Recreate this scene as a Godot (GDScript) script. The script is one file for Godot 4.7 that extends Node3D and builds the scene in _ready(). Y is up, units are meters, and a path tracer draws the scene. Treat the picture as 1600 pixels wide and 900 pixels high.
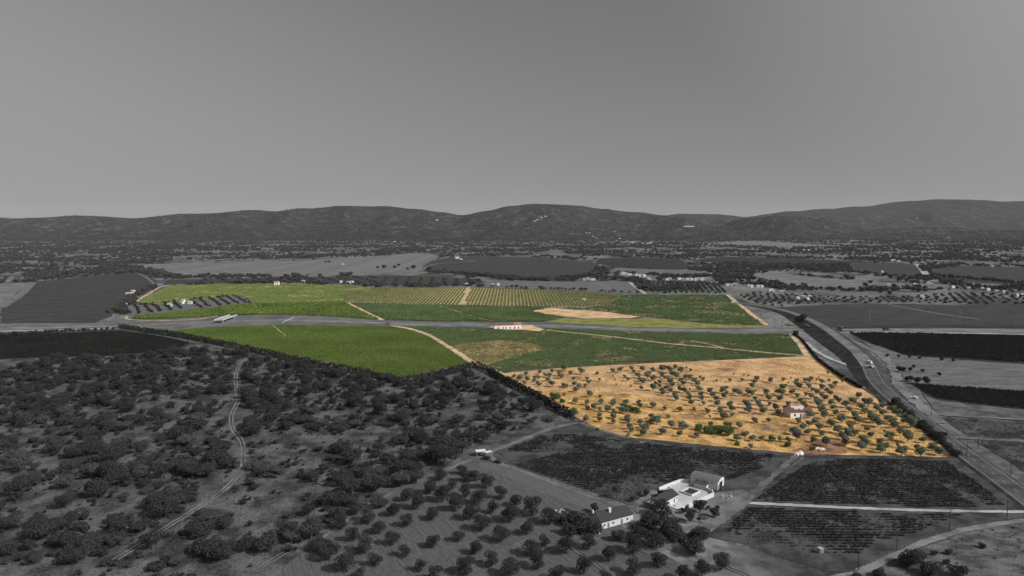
extends Node3D

# A drone's view of a valley estate: vineyards and an olive grove among grey-toned farmland, hills behind.

var taken := {}
var mats := {}
var rng := RandomNumberGenerator.new()
var rough := FastNoiseLite.new()
var patch := FastNoiseLite.new()
var relief := FastNoiseLite.new()
var crowns := {}

# ---------------------------------------------------------------- helpers

func pv(a: Array) -> PackedVector2Array:
	var p := PackedVector2Array()
	for i in range(0, a.size(), 2):
		p.append(Vector2(a[i], a[i + 1]))
	return p

func lin(r: float, g: float, b: float) -> Color:
	return Color(r, g, b).linear_to_srgb()

func numbered(called: String) -> String:
	var n: int = taken.get(called, 0)
	taken[called] = n + 1
	return called if n == 0 else "%s_%03d" % [called, n]

func st() -> SurfaceTool:
	var s := SurfaceTool.new()
	s.begin(Mesh.PRIMITIVE_TRIANGLES)
	s.set_smooth_group(-1)
	return s

func tri(s: SurfaceTool, a: Vector3, b: Vector3, c: Vector3) -> void:
	for p in [a, b, c]:
		s.set_uv(Vector2(p.x, p.z))
		s.add_vertex(p)

func quad(s: SurfaceTool, a: Vector3, b: Vector3, c: Vector3, d: Vector3) -> void:
	tri(s, a, b, c)
	tri(s, a, c, d)

func box(s: SurfaceTool, c: Vector3, size: Vector3, turn := 0.0) -> void:
	var b := Basis(Vector3.UP, turn)
	var h := size / 2.0
	var p := []
	for k in 8:
		p.append(c + b * Vector3(h.x * (1 if k & 1 else -1), h.y * (1 if k & 2 else -1), h.z * (1 if k & 4 else -1)))
	for f in [[0, 1, 3, 2], [5, 4, 6, 7], [4, 0, 2, 6], [1, 5, 7, 3], [2, 3, 7, 6], [4, 5, 1, 0]]:
		quad(s, p[f[0]], p[f[1]], p[f[2]], p[f[3]])

func tube(s: SurfaceTool, a: Vector3, b: Vector3, ra: float, rb: float, n := 6) -> void:
	var d := (b - a).normalized()
	var u := d.cross(Vector3.FORWARD if absf(d.y) > 0.7 else Vector3.UP).normalized()
	var v := d.cross(u)
	for k in n:
		var t0 := TAU * k / n
		var t1 := TAU * (k + 1) / n
		var e0 := u * cos(t0) + v * sin(t0)
		var e1 := u * cos(t1) + v * sin(t1)
		quad(s, a + e0 * ra, a + e1 * ra, b + e1 * rb, b + e0 * rb)
		tri(s, b + e0 * rb, b + e1 * rb, b)

func done(s: SurfaceTool) -> ArrayMesh:
	s.generate_normals()
	return s.commit()

func obj(called: String, mesh: Mesh, m: Material, parent: Node = self) -> MeshInstance3D:
	var o := MeshInstance3D.new()
	o.name = called if parent != self else numbered(called)
	o.mesh = mesh
	o.set_surface_override_material(0, m)
	parent.add_child(o, true)
	return o

func tag(o: Node, label: String, category: String, group := "", kind := "") -> Node:
	o.set_meta("label", label)
	if category: o.set_meta("category", category)
	if group: o.set_meta("group", group)
	if kind: o.set_meta("kind", kind)
	return o

func thing(called: String, label: String, category: String, at: Vector3, turn := 0.0, group := "") -> Node3D:
	var o := Node3D.new()
	o.name = numbered(called)
	add_child(o)
	o.position = at
	o.rotation.y = turn
	tag(o, label, category, group)
	return o

func part(called: String, parent: Node, m: Material, boxes: Array) -> MeshInstance3D:
	var s := st()
	for b in boxes:
		box(s, b[0], b[1], b[2] if b.size() > 2 else 0.0)
	return obj(called, done(s), m, parent)

# ---------------------------------------------------------------- materials

func noise(freq: float, sd: int, octaves := 5, kind := FastNoiseLite.TYPE_SIMPLEX_SMOOTH) -> FastNoiseLite:
	var n := FastNoiseLite.new()
	n.seed = sd
	n.frequency = freq
	n.noise_type = kind
	n.fractal_octaves = octaves
	n.fractal_gain = 0.58
	return n

func ramp_tex(freq: float, sd: int, stops: Array, size := 512, octaves := 5) -> NoiseTexture2D:
	var t := NoiseTexture2D.new()
	t.width = size
	t.height = size
	t.seamless = true
	t.seamless_blend_skirt = 0.3
	t.noise = noise(freq, sd, octaves)
	var g := Gradient.new()
	g.offsets = PackedFloat32Array()
	var offs := PackedFloat32Array()
	var cols := PackedColorArray()
	for x in stops:
		offs.append(x[0])
		cols.append(x[1])
	g.offsets = offs
	g.colors = cols
	t.color_ramp = g
	return t

# soil: fine grain (tile metres) times large patches (big metres); a and b are linear base colours, dark and light
func soil(key: String, a: Color, b: Color, tile: float, big: float, lo := 0.62, freq := 0.02, stretch := 1.0) -> StandardMaterial3D:
	if mats.has(key): return mats[key]
	var m := StandardMaterial3D.new()
	var sd := absi(hash(key)) % 9999
	m.albedo_texture = ramp_tex(freq, sd, [[0.25, a.linear_to_srgb()], [0.5, a.lerp(b, 0.55).linear_to_srgb()], [0.75, b.linear_to_srgb()]])
	m.uv1_scale = Vector3(1.0 / tile, stretch / tile, 1)
	m.detail_enabled = true
	m.detail_blend_mode = BaseMaterial3D.BLEND_MODE_MUL
	m.detail_uv_layer = BaseMaterial3D.DETAIL_UV_2
	var low := Color(lo, lo, lo)
	if not mats.has("big%d" % int(lo * 100)):
		mats["big%d" % int(lo * 100)] = ramp_tex(0.012, int(lo * 1000), [[0.28, low], [0.5, low.lerp(Color.WHITE, 0.6)], [0.72, Color.WHITE]], 512, 5)
	m.detail_albedo = mats["big%d" % int(lo * 100)]
	m.uv2_scale = Vector3(1.0 / big, stretch / big, 1)
	m.roughness = 1.0
	m.metallic_specular = 0.1
	mats[key] = m
	return m

func grey(v: float) -> Color:
	return Color(v, v, v)

func flat(key: String, c: Color, r := 0.9) -> StandardMaterial3D:
	if mats.has(key): return mats[key]
	var m := StandardMaterial3D.new()
	m.albedo_color = c.linear_to_srgb()
	m.roughness = r
	m.metallic_specular = 0.2
	mats[key] = m
	return m

func worn(key: String, a: Color, b: Color, tile: float, r := 0.9) -> StandardMaterial3D:
	if mats.has(key): return mats[key]
	var m := StandardMaterial3D.new()
	m.albedo_texture = ramp_tex(0.02, absi(hash(key)) % 999, [[0.25, a.linear_to_srgb()], [0.6, b.linear_to_srgb()]], 256, 5)
	m.uv1_triplanar = true
	m.uv1_scale = Vector3.ONE / tile
	m.roughness = r
	m.metallic_specular = 0.2
	mats[key] = m
	return m

func leafy(key: String, c: Color) -> StandardMaterial3D:
	if mats.has(key): return mats[key]
	var m := StandardMaterial3D.new()
	m.albedo_color = c.linear_to_srgb()
	m.vertex_color_use_as_albedo = true
	m.roughness = 0.85
	m.metallic_specular = 0.15
	mats[key] = m
	return m

# ---------------------------------------------------------------- ground sheets, roads

func ragged(p: PackedVector2Array, step: float, amp: float) -> PackedVector2Array:
	var out := PackedVector2Array()
	for i in p.size():
		var a := p[i]
		var b := p[(i + 1) % p.size()]
		var n := clampi(int(a.distance_to(b) / step), 1, 60)
		var side := (b - a).normalized().orthogonal()
		for k in n:
			var q := a.lerp(b, float(k) / n)
			out.append(q + side * rough.get_noise_2d(q.x * 900.0 / step, q.y * 900.0 / step) * amp * (0.0 if k == 0 else 2.0))
	return out

func sheet(called: String, poly: PackedVector2Array, y: float, m: Material, label: String, amp := 0.8, step := 5.0, turn := 0.0) -> MeshInstance3D:
	var p := ragged(poly, step, amp) if amp > 0.0 else poly
	var ids := Geometry2D.triangulate_polygon(p)
	if ids.is_empty():
		p = poly
		ids = Geometry2D.triangulate_polygon(p)
	if ids.is_empty(): print("no triangles: ", label)
	var s := st()
	for i in ids:
		var uv := p[i].rotated(turn)
		s.set_uv(uv)
		s.set_uv2(uv)
		s.set_normal(Vector3.UP)
		s.add_vertex(Vector3(p[i].x, y, p[i].y))
	var o := obj(called, s.commit(), m)
	tag(o, label, "", "", "structure")
	return o

func smooth_line(pts: Array, step: float) -> PackedVector3Array:
	var c := Curve3D.new()
	c.bake_interval = step
	for i in pts.size():
		var a: Vector3 = pts[maxi(i - 1, 0)]
		var b: Vector3 = pts[mini(i + 1, pts.size() - 1)]
		var here: Vector3 = pts[i]
		var dir := (b - a).normalized()
		c.add_point(here, -dir * here.distance_to(a) * 0.33, dir * here.distance_to(b) * 0.33)
	return c.get_baked_points()

# a ribbon along a line: cross is a list of [offset, height above the line]; wander widens unevenly
func ribbon(line: PackedVector3Array, cross: Array, wander := 0.0, from := 0, to := -1) -> ArrayMesh:
	var s := st()
	var last := line.size() - 1 if to < 0 else mini(to, line.size() - 1)
	var prev := []
	for i in range(from, last + 1):
		var d := (line[mini(i + 1, line.size() - 1)] - line[maxi(i - 1, 0)])
		d.y = 0
		var side := Vector3(-d.z, 0, d.x).normalized()
		var now := []
		for k in cross.size():
			var w: float = cross[k][0]
			if wander > 0.0: w += wander * rough.get_noise_3d(line[i].x * 12.0, line[i].z * 12.0, k * 300.0) * 2.0
			var p := line[i] + side * w
			p.y = (line[i].y + cross[k][1]) if cross[k].size() < 3 else cross[k][2]
			now.append(p)
		for k in prev.size() - 1:
			for q in [prev[k], now[k], now[k + 1], prev[k], now[k + 1], prev[k + 1]]:
				s.set_uv(Vector2(q.x, q.z))
				s.set_uv2(Vector2(q.x, q.z))
				s.add_vertex(q)
		prev = now
	s.generate_normals()
	return s.commit()

var lanes: Array = []

func track(called: String, pts: Array, width: float, y: float, m: Material, label: String, wander := 0.4) -> MeshInstance3D:
	var flat_line := PackedVector2Array()
	for p in pts: flat_line.append(Vector2(p.x, p.z))
	lanes.append([flat_line, width * 0.5 + 0.5])
	var line := smooth_line(pts, 3.0 if width < 6.0 else 6.0)
	var o := obj(called, ribbon(line, [[-width / 2, y], [width / 2, y]], wander), m)
	tag(o, label, "", "", "structure")
	return o

# two wheel ruts beside a grass strip
func ruts(pts: Array, gauge: float, width: float, y: float, m: Material, label: String) -> void:
	var line := smooth_line(pts, 2.0)
	var root := Node3D.new()
	root.name = numbered("dirt_track")
	add_child(root)
	tag(root, label, "", "", "structure")
	for sgn in [-1, 1]:
		obj("wheel_rut", ribbon(line, [[sgn * gauge / 2 - width / 2, y], [sgn * gauge / 2 + width / 2, y]], 0.25), m, root)

# ---------------------------------------------------------------- vegetation

# a crown of leaf-sized faces spread over and inside several lobes; 1 m wide, its foot at the origin
func crown_mesh(key: String, sd: int, lobes: Array, leaves: int, size: float) -> ArrayMesh:
	if crowns.has(key): return crowns[key]
	var r := RandomNumberGenerator.new()
	r.seed = sd
	var s := st()
	var total := 0.0
	for l in lobes: total += l[1].x * l[1].x
	for l in lobes:
		var n := int(leaves * l[1].x * l[1].x / total)
		for k in n:
			var d := Vector3(r.randfn(), r.randfn() + 0.25, r.randfn()).normalized()
			var p: Vector3 = l[0] + d * l[1] * (0.55 + 0.5 * sqrt(r.randf()))
			var nn := (d + Vector3(r.randfn(), r.randfn(), r.randfn()) * 0.55).normalized()
			var u := nn.cross(Vector3(r.randfn(), r.randfn(), r.randfn())).normalized()
			var v := nn.cross(u)
			var z := size * r.randf_range(0.55, 1.3)
			var tone := r.randf_range(0.7, 1.0)
			s.set_color(Color(tone, tone, tone))
			var bend := nn * z * 0.25
			var a := p + u * z * 0.5
			var b := p + v * z * 0.38 - bend
			var c := p - u * z * 0.5
			var e := p - v * z * 0.38 - bend
			for q in [a, b, c]: s.add_vertex(q)
			for q in [a, c, e]: s.add_vertex(q)
	s.generate_normals()
	crowns[key] = s.commit()
	return crowns[key]

func make_lobes(sd: int, n: int, width: float, y0: float, y1: float, lobe: float) -> Array:
	var r := RandomNumberGenerator.new()
	r.seed = sd
	var out := [[Vector3(0, (y0 + y1) / 2, 0), Vector3(width * 0.34, (y1 - y0) * 0.42, width * 0.34)]]
	for k in n:
		var a := TAU * (k + r.randf_range(-0.3, 0.3)) / n
		var rad := width * r.randf_range(0.2, 0.34)
		var s := lobe * r.randf_range(0.75, 1.2)
		out.append([Vector3(cos(a) * rad, lerpf(y0, y1, r.randf_range(0.25, 0.8)), sin(a) * rad), Vector3(s, s * 0.75, s)])
	return out

func trunk_mesh(key: String, sd: int, h: float, rad: float, spread: float, top: float) -> ArrayMesh:
	if crowns.has(key): return crowns[key]
	var r := RandomNumberGenerator.new()
	r.seed = sd
	var s := st()
	var knee := Vector3(r.randf_range(-0.03, 0.03), h, r.randf_range(-0.03, 0.03))
	tube(s, Vector3(0, -0.02, 0), knee, rad, rad * 0.75, 6)
	for k in 4:
		var a := TAU * (k + r.randf_range(-0.25, 0.25)) / 4
		var tip := Vector3(cos(a) * spread, r.randf_range(h + (top - h) * 0.5, top), sin(a) * spread)
		tube(s, knee, tip, rad * 0.55, rad * 0.18, 5)
	crowns[key] = done(s)
	return crowns[key]

func kinds() -> void:
	for v in 10:
		var n: int = [10, 6, 14, 8, 12, 5, 9, 16, 7, 11][v]
		var low: float = [0.16, 0.1, 0.2, 0.05, 0.22, 0.18, 0.02, 0.2, 0.12, 0.15][v]
		var high: float = [0.52, 0.62, 0.46, 0.5, 0.58, 0.7, 0.42, 0.5, 0.8, 0.56][v]
		var lobe: float = [0.16, 0.2, 0.12, 0.19, 0.14, 0.22, 0.17, 0.11, 0.2, 0.15][v]
		var leaves: int = [1900, 1700, 1500, 2000, 1300, 1500, 1900, 1200, 1700, 1000][v]
		crown_mesh("oak%d" % v, 41 + v, make_lobes(51 + v * 7, n, 1.0 if v % 3 else 1.12, low, high, lobe), leaves, 0.058)
		trunk_mesh("oak_trunk%d" % v, 61 + v, low + 0.05, 0.045, 0.34, high * 0.85)
	for v in 4:
		crown_mesh("olive%d" % v, 11 + v, make_lobes(21 + v, 6, 0.96, 0.24, 1.02, 0.27), 1500, 0.09)
		trunk_mesh("olive_trunk%d" % v, 31 + v, 0.3, 0.05, 0.24, 0.62)
		crown_mesh("orchard%d" % v, 71 + v, make_lobes(81 + v, 7, 0.96, -0.02, 1.1, 0.28), 1800, 0.066)
		trunk_mesh("orchard_trunk%d" % v, 91 + v, 0.2, 0.045, 0.2, 0.6)
		crown_mesh("bush%d" % v, 101 + v, make_lobes(111 + v, 7, 1.0, 0.02, 0.6, 0.22), 1600, 0.066)
		trunk_mesh("bush_stem%d" % v, 121 + v, 0.06, 0.04, 0.25, 0.35)
		crown_mesh("far%d" % v, 131 + v, make_lobes(141 + v, 5, 1.0, 0.12, 0.66, 0.24), 90, 0.28)
		crown_mesh("vine%d" % v, 151 + v, make_lobes(161 + v, 4, 1.0, 0.05, 0.75, 0.26), 30, 0.34)
		crown_mesh("bushvine%d" % v, 251 + v, make_lobes(261 + v, 3, 1.0, 0.05, 0.7, 0.28), 17, 0.36)
		crown_mesh("tuft%d" % v, 171 + v, make_lobes(181 + v, 3, 1.0, 0.0, 0.4, 0.25), 14, 0.35)
		crown_mesh("poplar%d" % v, 191 + v, make_lobes(201 + v, 7, 0.8, 0.2, 2.0, 0.3), 700, 0.12)

func plant(called: String, kind: String, v: int, x: float, z: float, w: float, leaf: Material, bark: Material, label: String, category: String, group: String, tall := 1.0, y := 0.0) -> Node3D:
	var o := thing(called, label, category, Vector3(x, y, z), rng.randf() * TAU, group)
	o.scale = Vector3(w, w * tall, w)
	var crown := obj("crown" if kind != "bush" else "foliage", crowns["%s%d" % [kind, v]], leaf, o)
	crown.set_meta("kind", "thing")
	var stems := {"olive": "olive_trunk", "oak": "oak_trunk", "orchard": "orchard_trunk", "bush": "bush_stem", "poplar": "orchard_trunk"}
	obj("trunk" if kind != "bush" else "stem", crowns["%s%d" % [stems[kind], v]], bark, o)
	return o

# many copies of one mesh as one object
func mass(called: String, mesh: Mesh, m: Material, xs: Array, label: String, category: String, parent: Node = self, cols: PackedColorArray = PackedColorArray()) -> MultiMeshInstance3D:
	if xs.is_empty():
		print("empty: ", called, " ", label)
		return null
	var mm := MultiMesh.new()
	mm.transform_format = MultiMesh.TRANSFORM_3D
	mm.use_colors = not cols.is_empty()
	mm.mesh = mesh
	mm.instance_count = xs.size()
	for i in xs.size():
		mm.set_instance_transform(i, xs[i])
		if mm.use_colors: mm.set_instance_color(i, cols[i])
	var o := MultiMeshInstance3D.new()
	o.name = called if parent != self else numbered(called)
	o.multimesh = mm
	o.material_override = m
	parent.add_child(o, true)
	if parent == self: tag(o, label, category, "", "stuff")
	return o

func spot(x: float, y: float, z: float, w: float, tall := 1.0) -> Transform3D:
	return Transform3D(Basis(Vector3.UP, rng.randf() * TAU).scaled(Vector3(w, w * tall, w)), Vector3(x, y, z))

# rows across a polygon: returns an array of rows, each an array of points
func rows_in(poly: PackedVector2Array, degrees: float, gap: float, step: float) -> Array:
	var a := deg_to_rad(degrees)
	var p := PackedVector2Array()
	for q in poly: p.append(q.rotated(-a))
	var lo := 1e9
	var hi := -1e9
	for q in p:
		lo = minf(lo, q.y)
		hi = maxf(hi, q.y)
	var rows := []
	var y := lo + gap * 0.5
	while y < hi:
		var cuts := []
		for i in p.size():
			var b := p[i]
			var c := p[(i + 1) % p.size()]
			if (b.y > y) != (c.y > y): cuts.append(b.x + (y - b.y) * (c.x - b.x) / (c.y - b.y))
		cuts.sort()
		var row := []
		for k in range(0, cuts.size() - 1, 2):
			var x: float = cuts[k] + step * 0.5
			while x < cuts[k + 1]:
				row.append(Vector2(x, y).rotated(a))
				x += step
		if not row.is_empty(): rows.append(row)
		y += gap
	return rows

# vines over a polygon as one mass
func vines(poly: PackedVector2Array, degrees: float, gap: float, step: float, w: float, m: Material, label: String, bare := -2.0, avoid := [], loose := 0.18, called := "grape_vines") -> void:
	var xs := [[], []]
	var cols := [PackedColorArray(), PackedColorArray()]
	var lo := Vector2(1e9, 1e9)
	var hi := -lo
	for q in poly:
		lo = lo.min(q)
		hi = hi.max(q)
	var near := []
	for l in lanes:
		for p in l[0]:
			if p.x > lo.x - 20 and p.y > lo.y - 20 and p.x < hi.x + 20 and p.y < hi.y + 20:
				near.append(l)
				break
	for row in rows_in(poly, degrees, gap, step):
		for q in row:
			var out := false
			for h in avoid:
				if Geometry2D.is_point_in_polygon(q, h):
					out = true
					break
			for l in near:
				if not out and near_line(q, l[0]) < l[1]: out = true
			if out: continue
			var n := patch.get_noise_2d(q.x * 1.2, q.y * 1.2) + 0.35 * rough.get_noise_2d(q.x * 10.0, q.y * 10.0)
			if n < bare and rng.randf() < 0.75: continue
			if rng.randf() < 0.03: continue
			var k := rng.randi() % 2
			xs[k].append(spot(q.x + rng.randf_range(-1, 1) * step * loose, 0.0, q.y + rng.randf_range(-1, 1) * gap * loose, w * rng.randf_range(0.75, 1.25) * (0.8 if n < bare + 0.12 else 1.0), 0.9))
			var t := clampf(0.8 + 0.25 * n + rng.randf_range(-0.12, 0.12), 0.4, 1.0)
			cols[k].append(Color(t, t, t * 0.96))
	var joined := []
	var tones := PackedColorArray()
	for k in 2:
		joined += xs[k]
		tones.append_array(cols[k])
	mass(called, crowns["vine%d" % (rng.randi() % 4)], m, joined, label, "vines", self, tones)

# a vineyard near enough to tell its rows apart: each row a part
func vineyard(poly: PackedVector2Array, degrees: float, gap: float, step: float, w: float, m: Material, label: String, bare: float, avoid := []) -> void:
	var c := Vector2.ZERO
	for q in poly: c += q / poly.size()
	var root := thing("vineyard", label, "vineyard", Vector3(c.x, 0, c.y))
	for row in rows_in(poly, degrees, gap, step):
		var joined := st()
		var n_vines := 0
		for q in row:
			var out := false
			for h in avoid:
				if Geometry2D.is_point_in_polygon(q, h): out = true
			if out: continue
			var n := patch.get_noise_2d(q.x * 1.8, q.y * 1.8) + 0.3 * rough.get_noise_2d(q.x * 14.0, q.y * 40.0)
			var weak := n < bare
			if weak and rng.randf() < 0.55: continue
			if rng.randf() < 0.05: continue
			joined.append_from(crowns["bushvine%d" % (rng.randi() % 4)], 0, spot(q.x - c.x + rng.randf_range(-0.15, 0.15), 0.1, q.y - c.y + rng.randf_range(-0.1, 0.1), w * rng.randf_range(0.75, 1.15) * (0.6 if weak else 1.0), 0.55))
			n_vines += 1
		if n_vines > 3: obj("vine_row", joined.commit(), m, root)

func hedge(pts: Array, w: float, h: float, m: Material, label: String) -> void:
	var line := smooth_line(pts, 1.0)
	var s := st()
	for i in line.size():
		var swell := 1.0 + 0.5 * rough.get_noise_2d(line[i].x * 14.0, line[i].z * 14.0)
		for k in 15:
			var a := rng.randf() * PI
			var d := Vector3(cos(a) * w * 0.5 * swell, sin(a) * h * swell, rng.randf_range(-0.6, 0.6))
			var p := line[i] + Vector3(d.z, d.y * rng.randf_range(0.75, 1.05), d.x).rotated(Vector3.UP, rng.randf_range(-0.3, 0.3)) * Vector3(1, 1, 1)
			var nn := (Vector3(d.z, d.y, d.x).normalized() + Vector3(rng.randfn(), rng.randfn(), rng.randfn()) * 0.5).normalized()
			var u := nn.cross(Vector3(rng.randfn(), rng.randfn(), rng.randfn())).normalized()
			var v := nn.cross(u)
			var z := rng.randf_range(0.5, 1.1)
			var tone := rng.randf_range(0.6, 1.0)
			s.set_color(Color(tone, tone, tone))
			for q in [p + u * z, p + v * z * 0.6, p - u * z, p + u * z, p - u * z, p - v * z * 0.6]: s.add_vertex(q)
	s.generate_normals()
	tag(obj("hedge", s.commit(), m), label, "hedge")

# ---------------------------------------------------------------- buildings

# a gabled house about its base centre; long along x, front towards +z
func gable(root: Node3D, l: float, d: float, wall_h: float, rise: float, wm: Material, rm: Material, over := 0.35, skew := 0.0) -> void:
	var s := st()
	var x := l / 2
	var z := d / 2
	var r := wall_h + rise
	quad(s, Vector3(-x, 0, z), Vector3(x, 0, z), Vector3(x, wall_h, z), Vector3(-x, wall_h, z))
	quad(s, Vector3(x, 0, -z), Vector3(-x, 0, -z), Vector3(-x, wall_h, -z), Vector3(x, wall_h, -z))
	for e in [-1, 1]:
		quad(s, Vector3(e * x, 0, -z), Vector3(e * x, 0, z), Vector3(e * x, wall_h, z), Vector3(e * x, wall_h, -z))
		tri(s, Vector3(e * x, wall_h, z), Vector3(e * x, r, skew), Vector3(e * x, wall_h, -z))
	obj("wall", done(s), wm, root)
	s = st()
	var drop := rise / z * over
	for f in [1, -1]:
		var eave := Vector3(0, wall_h - drop, f * (z + over))
		var top := Vector3(0, r, skew)
		var ox := Vector3(x + over * 0.7, 0, 0)
		var th := Vector3(0, 0.16, 0)
		quad(s, eave - ox + th, eave + ox + th, top + ox + th, top - ox + th)
		quad(s, eave - ox, eave + ox, top + ox, top - ox)
		quad(s, eave - ox, eave + ox, eave + ox + th, eave - ox + th)
		for e in [-1, 1]:
			quad(s, eave + ox * e, top + ox * e, top + ox * e + th, eave + ox * e + th)
	obj("roof", done(s), rm, root)

func small_house(x: float, z: float, l: float, turn: float, label: String, category: String, group: String, wm: Material, rm: Material, y := 0.0) -> Node3D:
	var o := thing("farm_house" if category == "house" else "farm_building", label, category, Vector3(x, y, z), turn, group)
	var h := clampf(l * 0.3, 3.4, 6.5)
	gable(o, l, clampf(l * 0.6, 5.0, 12.0), h, h * 0.4, wm, rm)
	return o

func opening(root: Node3D, called: String, at: Vector3, size: Vector3, frame: Material, inner: Material) -> void:
	if called == "window": inner = flat("window_glass", grey(0.04), 0.1)
	var o := part(called, root, frame, [[at, size]])
	var p := part("pane" if called == "window" else "door_leaf", o, inner, [[at + Vector3(0, 0, size.z * 0.3 if size.z < size.x else 0.0) + Vector3(size.x * 0.3 if size.x <= size.z else 0.0, 0, 0), size * Vector3(0.78 if size.z < size.x else 1.0, 0.86, 0.78 if size.x <= size.z else 1.0)]])

func car(at: Vector3, turn: float, paint: Material, label: String, category := "car", l := 4.3, h := 1.5) -> void:
	var o := thing("parked_car" if category == "car" else "van", label, category, at, turn, "")
	var s := st()
	var w := 0.88
	# side profile swept across the width
	var prof := [[-0.5, 0.22], [-0.5, 0.55], [-0.46, 0.62], [-0.4, 0.92], [-0.33, 1.0], [0.05, 1.0], [0.2, 0.66], [0.46, 0.56], [0.5, 0.42], [0.5, 0.22]]
	if category == "van": prof = [[-0.5, 0.2], [-0.5, 0.95], [-0.47, 1.0], [0.25, 1.0], [0.36, 0.7], [0.48, 0.56], [0.5, 0.4], [0.5, 0.2]]
	for i in prof.size() - 1:
		var a := Vector3(prof[i][0] * l, prof[i][1] * h, 0)
		var b := Vector3(prof[i + 1][0] * l, prof[i + 1][1] * h, 0)
		var wa := w * (0.82 if prof[i][1] > 0.8 else 1.0)
		var wb := w * (0.82 if prof[i + 1][1] > 0.8 else 1.0)
		quad(s, a + Vector3(0, 0, wa), b + Vector3(0, 0, wb), b - Vector3(0, 0, wb), a - Vector3(0, 0, wa))
		for f in [-1, 1]:
			tri(s, a + Vector3(0, 0, wa * f), b + Vector3(0, 0, wb * f), Vector3(0, 0.45 * h, w * f))
	quad(s, Vector3(-0.5 * l, 0.22 * h, w), Vector3(0.5 * l, 0.22 * h, w), Vector3(0.5 * l, 0.22 * h, -w), Vector3(-0.5 * l, 0.22 * h, -w))
	obj("body", done(s), paint, o)
	var glass := flat("dark_glass", grey(0.02), 0.15)
	for f in [-1, 1]:
		part("side_window", o, glass, [[Vector3(-0.12 * l, 0.78 * h, f * w * 0.93), Vector3(0.38 * l, 0.22 * h, 0.1)]])
		part("headlight", o, flat("lamp_cover", grey(0.6), 0.2), [[Vector3(0.49 * l, 0.47 * h, f * 0.6), Vector3(0.1, 0.16, 0.35)]])
		for e in [-0.3, 0.3]:
			s = st()
			tube(s, Vector3(e * l, 0.32, f * 0.9), Vector3(e * l, 0.32, f * 0.68), 0.32, 0.32, 10)
			var tyre := obj("wheel", done(s), flat("rubber", grey(0.015)), o)
			s = st()
			tube(s, Vector3(e * l, 0.32, f * 0.8), Vector3(e * l, 0.32, f * 0.92), 0.19, 0.19, 8)
			obj("rim", done(s), flat("rim", grey(0.4), 0.4), tyre)
	s = st()
	quad(s, Vector3(0.06 * l, 0.97 * h, -0.68), Vector3(0.06 * l, 0.97 * h, 0.68), Vector3(0.2 * l, 0.69 * h, 0.8), Vector3(0.2 * l, 0.69 * h, -0.8))
	var ws := obj("windscreen", done(s), glass, o)
	ws.position = Vector3(0.03, 0.03, 0)

func pole(at: Vector3, h: float, turn: float, m: Material, label: String, group: String) -> void:
	var o := thing("utility_pole", label, "utility pole", at, turn, group)
	var s := st()
	tube(s, Vector3(0, -0.1, 0), Vector3(0, h, 0), 0.16, 0.11, 6)
	obj("post", done(s), m, o)
	part("crossarm", o, m, [[Vector3(0, h - 0.5, 0.15), Vector3(1.8, 0.14, 0.14)]])
	for x in [-0.8, 0.0, 0.8]:
		s = st()
		tube(s, Vector3(x, h - 0.43, 0.15), Vector3(x, h - 0.15, 0.15), 0.06, 0.05, 6)
		obj("insulator", done(s), flat("porcelain", grey(0.4), 0.3), o)

func fence(pts: Array, gap: float, h: float, m: Material, label: String) -> void:
	var line := smooth_line(pts, gap)
	var o := thing("wire_fence", label, "fence", line[0])
	for i in line.size():
		var p := line[i] - line[0]
		var s := st()
		tube(s, p + Vector3(0, -0.1, 0), p + Vector3(rng.randf_range(-0.06, 0.06), h * rng.randf_range(0.9, 1.08), rng.randf_range(-0.06, 0.06)), 0.09, 0.075, 5)
		obj("post", done(s), m, o)
	for y in [0.45, 0.8]:
		var s := st()
		for i in line.size() - 1:
			tube(s, line[i] - line[0] + Vector3(0, h * y, 0), line[i + 1] - line[0] + Vector3(0, h * y, 0), 0.012, 0.012, 3)
		obj("wire", done(s), flat("wire", grey(0.2), 0.5), o)

# ---------------------------------------------------------------- hills

const RIDGES := [
	[8000.0, 2400.0, 2600.0, [-9715, 120, -7469, 172, -5975, 165, -5524, 209, -4926, 231, -4405, 202, -4030, 231, -3805, 254, -3507, 261, -2983, 298, -2685, 283, -2311, 320, -1938, 350, -1491, 343, -1118, 313, -821, 276, -560, 239, -298, 291, 0, 350, 298, 372, 671, 357, 1044, 313, 1417, 276, 1791, 239, 2091, 165, 2317, 90, 2619, 8, 3369, -29, 6737, -29]],
	[10500.0, 2900.0, 3000.0, [-982, 42, 981, 120, 1961, 188, 2546, 296, 3036, 296, 3527, 247, 3820, 266, 4210, 334, 4796, 373, 5381, 412, 6062, 490, 6451, 519, 7038, 509, 7431, 480, 7821, 490, 8801, 461, 10765, 383, 12727, 334]],
	[7000.0, 1300.0, 1600.0, [-11130, 29, -3273, 29, 655, 16, 1833, 29, 2159, 94, 2353, 166, 2547, 205, 2744, 185, 2940, 198, 3070, 192, 3335, 120, 3664, 68, 4252, 94, 4973, 68, 5890, 55, 7855, 42]],
	[6300.0, 1100.0, 1500.0, [-9427, 38, -6479, 61, -4711, 73, -4006, 50, -3238, 85, -2590, 108, -2061, 73, -1413, 97, -589, 73, 0, 102, 589, 73, 1178, 61, 1531, 97, 1944, 50, 2947, 26, 4123, 61, 5300, 73, 7068, 61]],
]

func crest(r: Array, x: float) -> float:
	var a: Array = r
	for i in range(0, a.size() - 2, 2):
		if x <= a[i + 2] or i == a.size() - 4:
			var t := clampf((x - a[i]) / (a[i + 2] - a[i]), 0.0, 1.0)
			return lerpf(a[i + 1], a[i + 3], t * t * (3.0 - 2.0 * t))
	return 0.0

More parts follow.
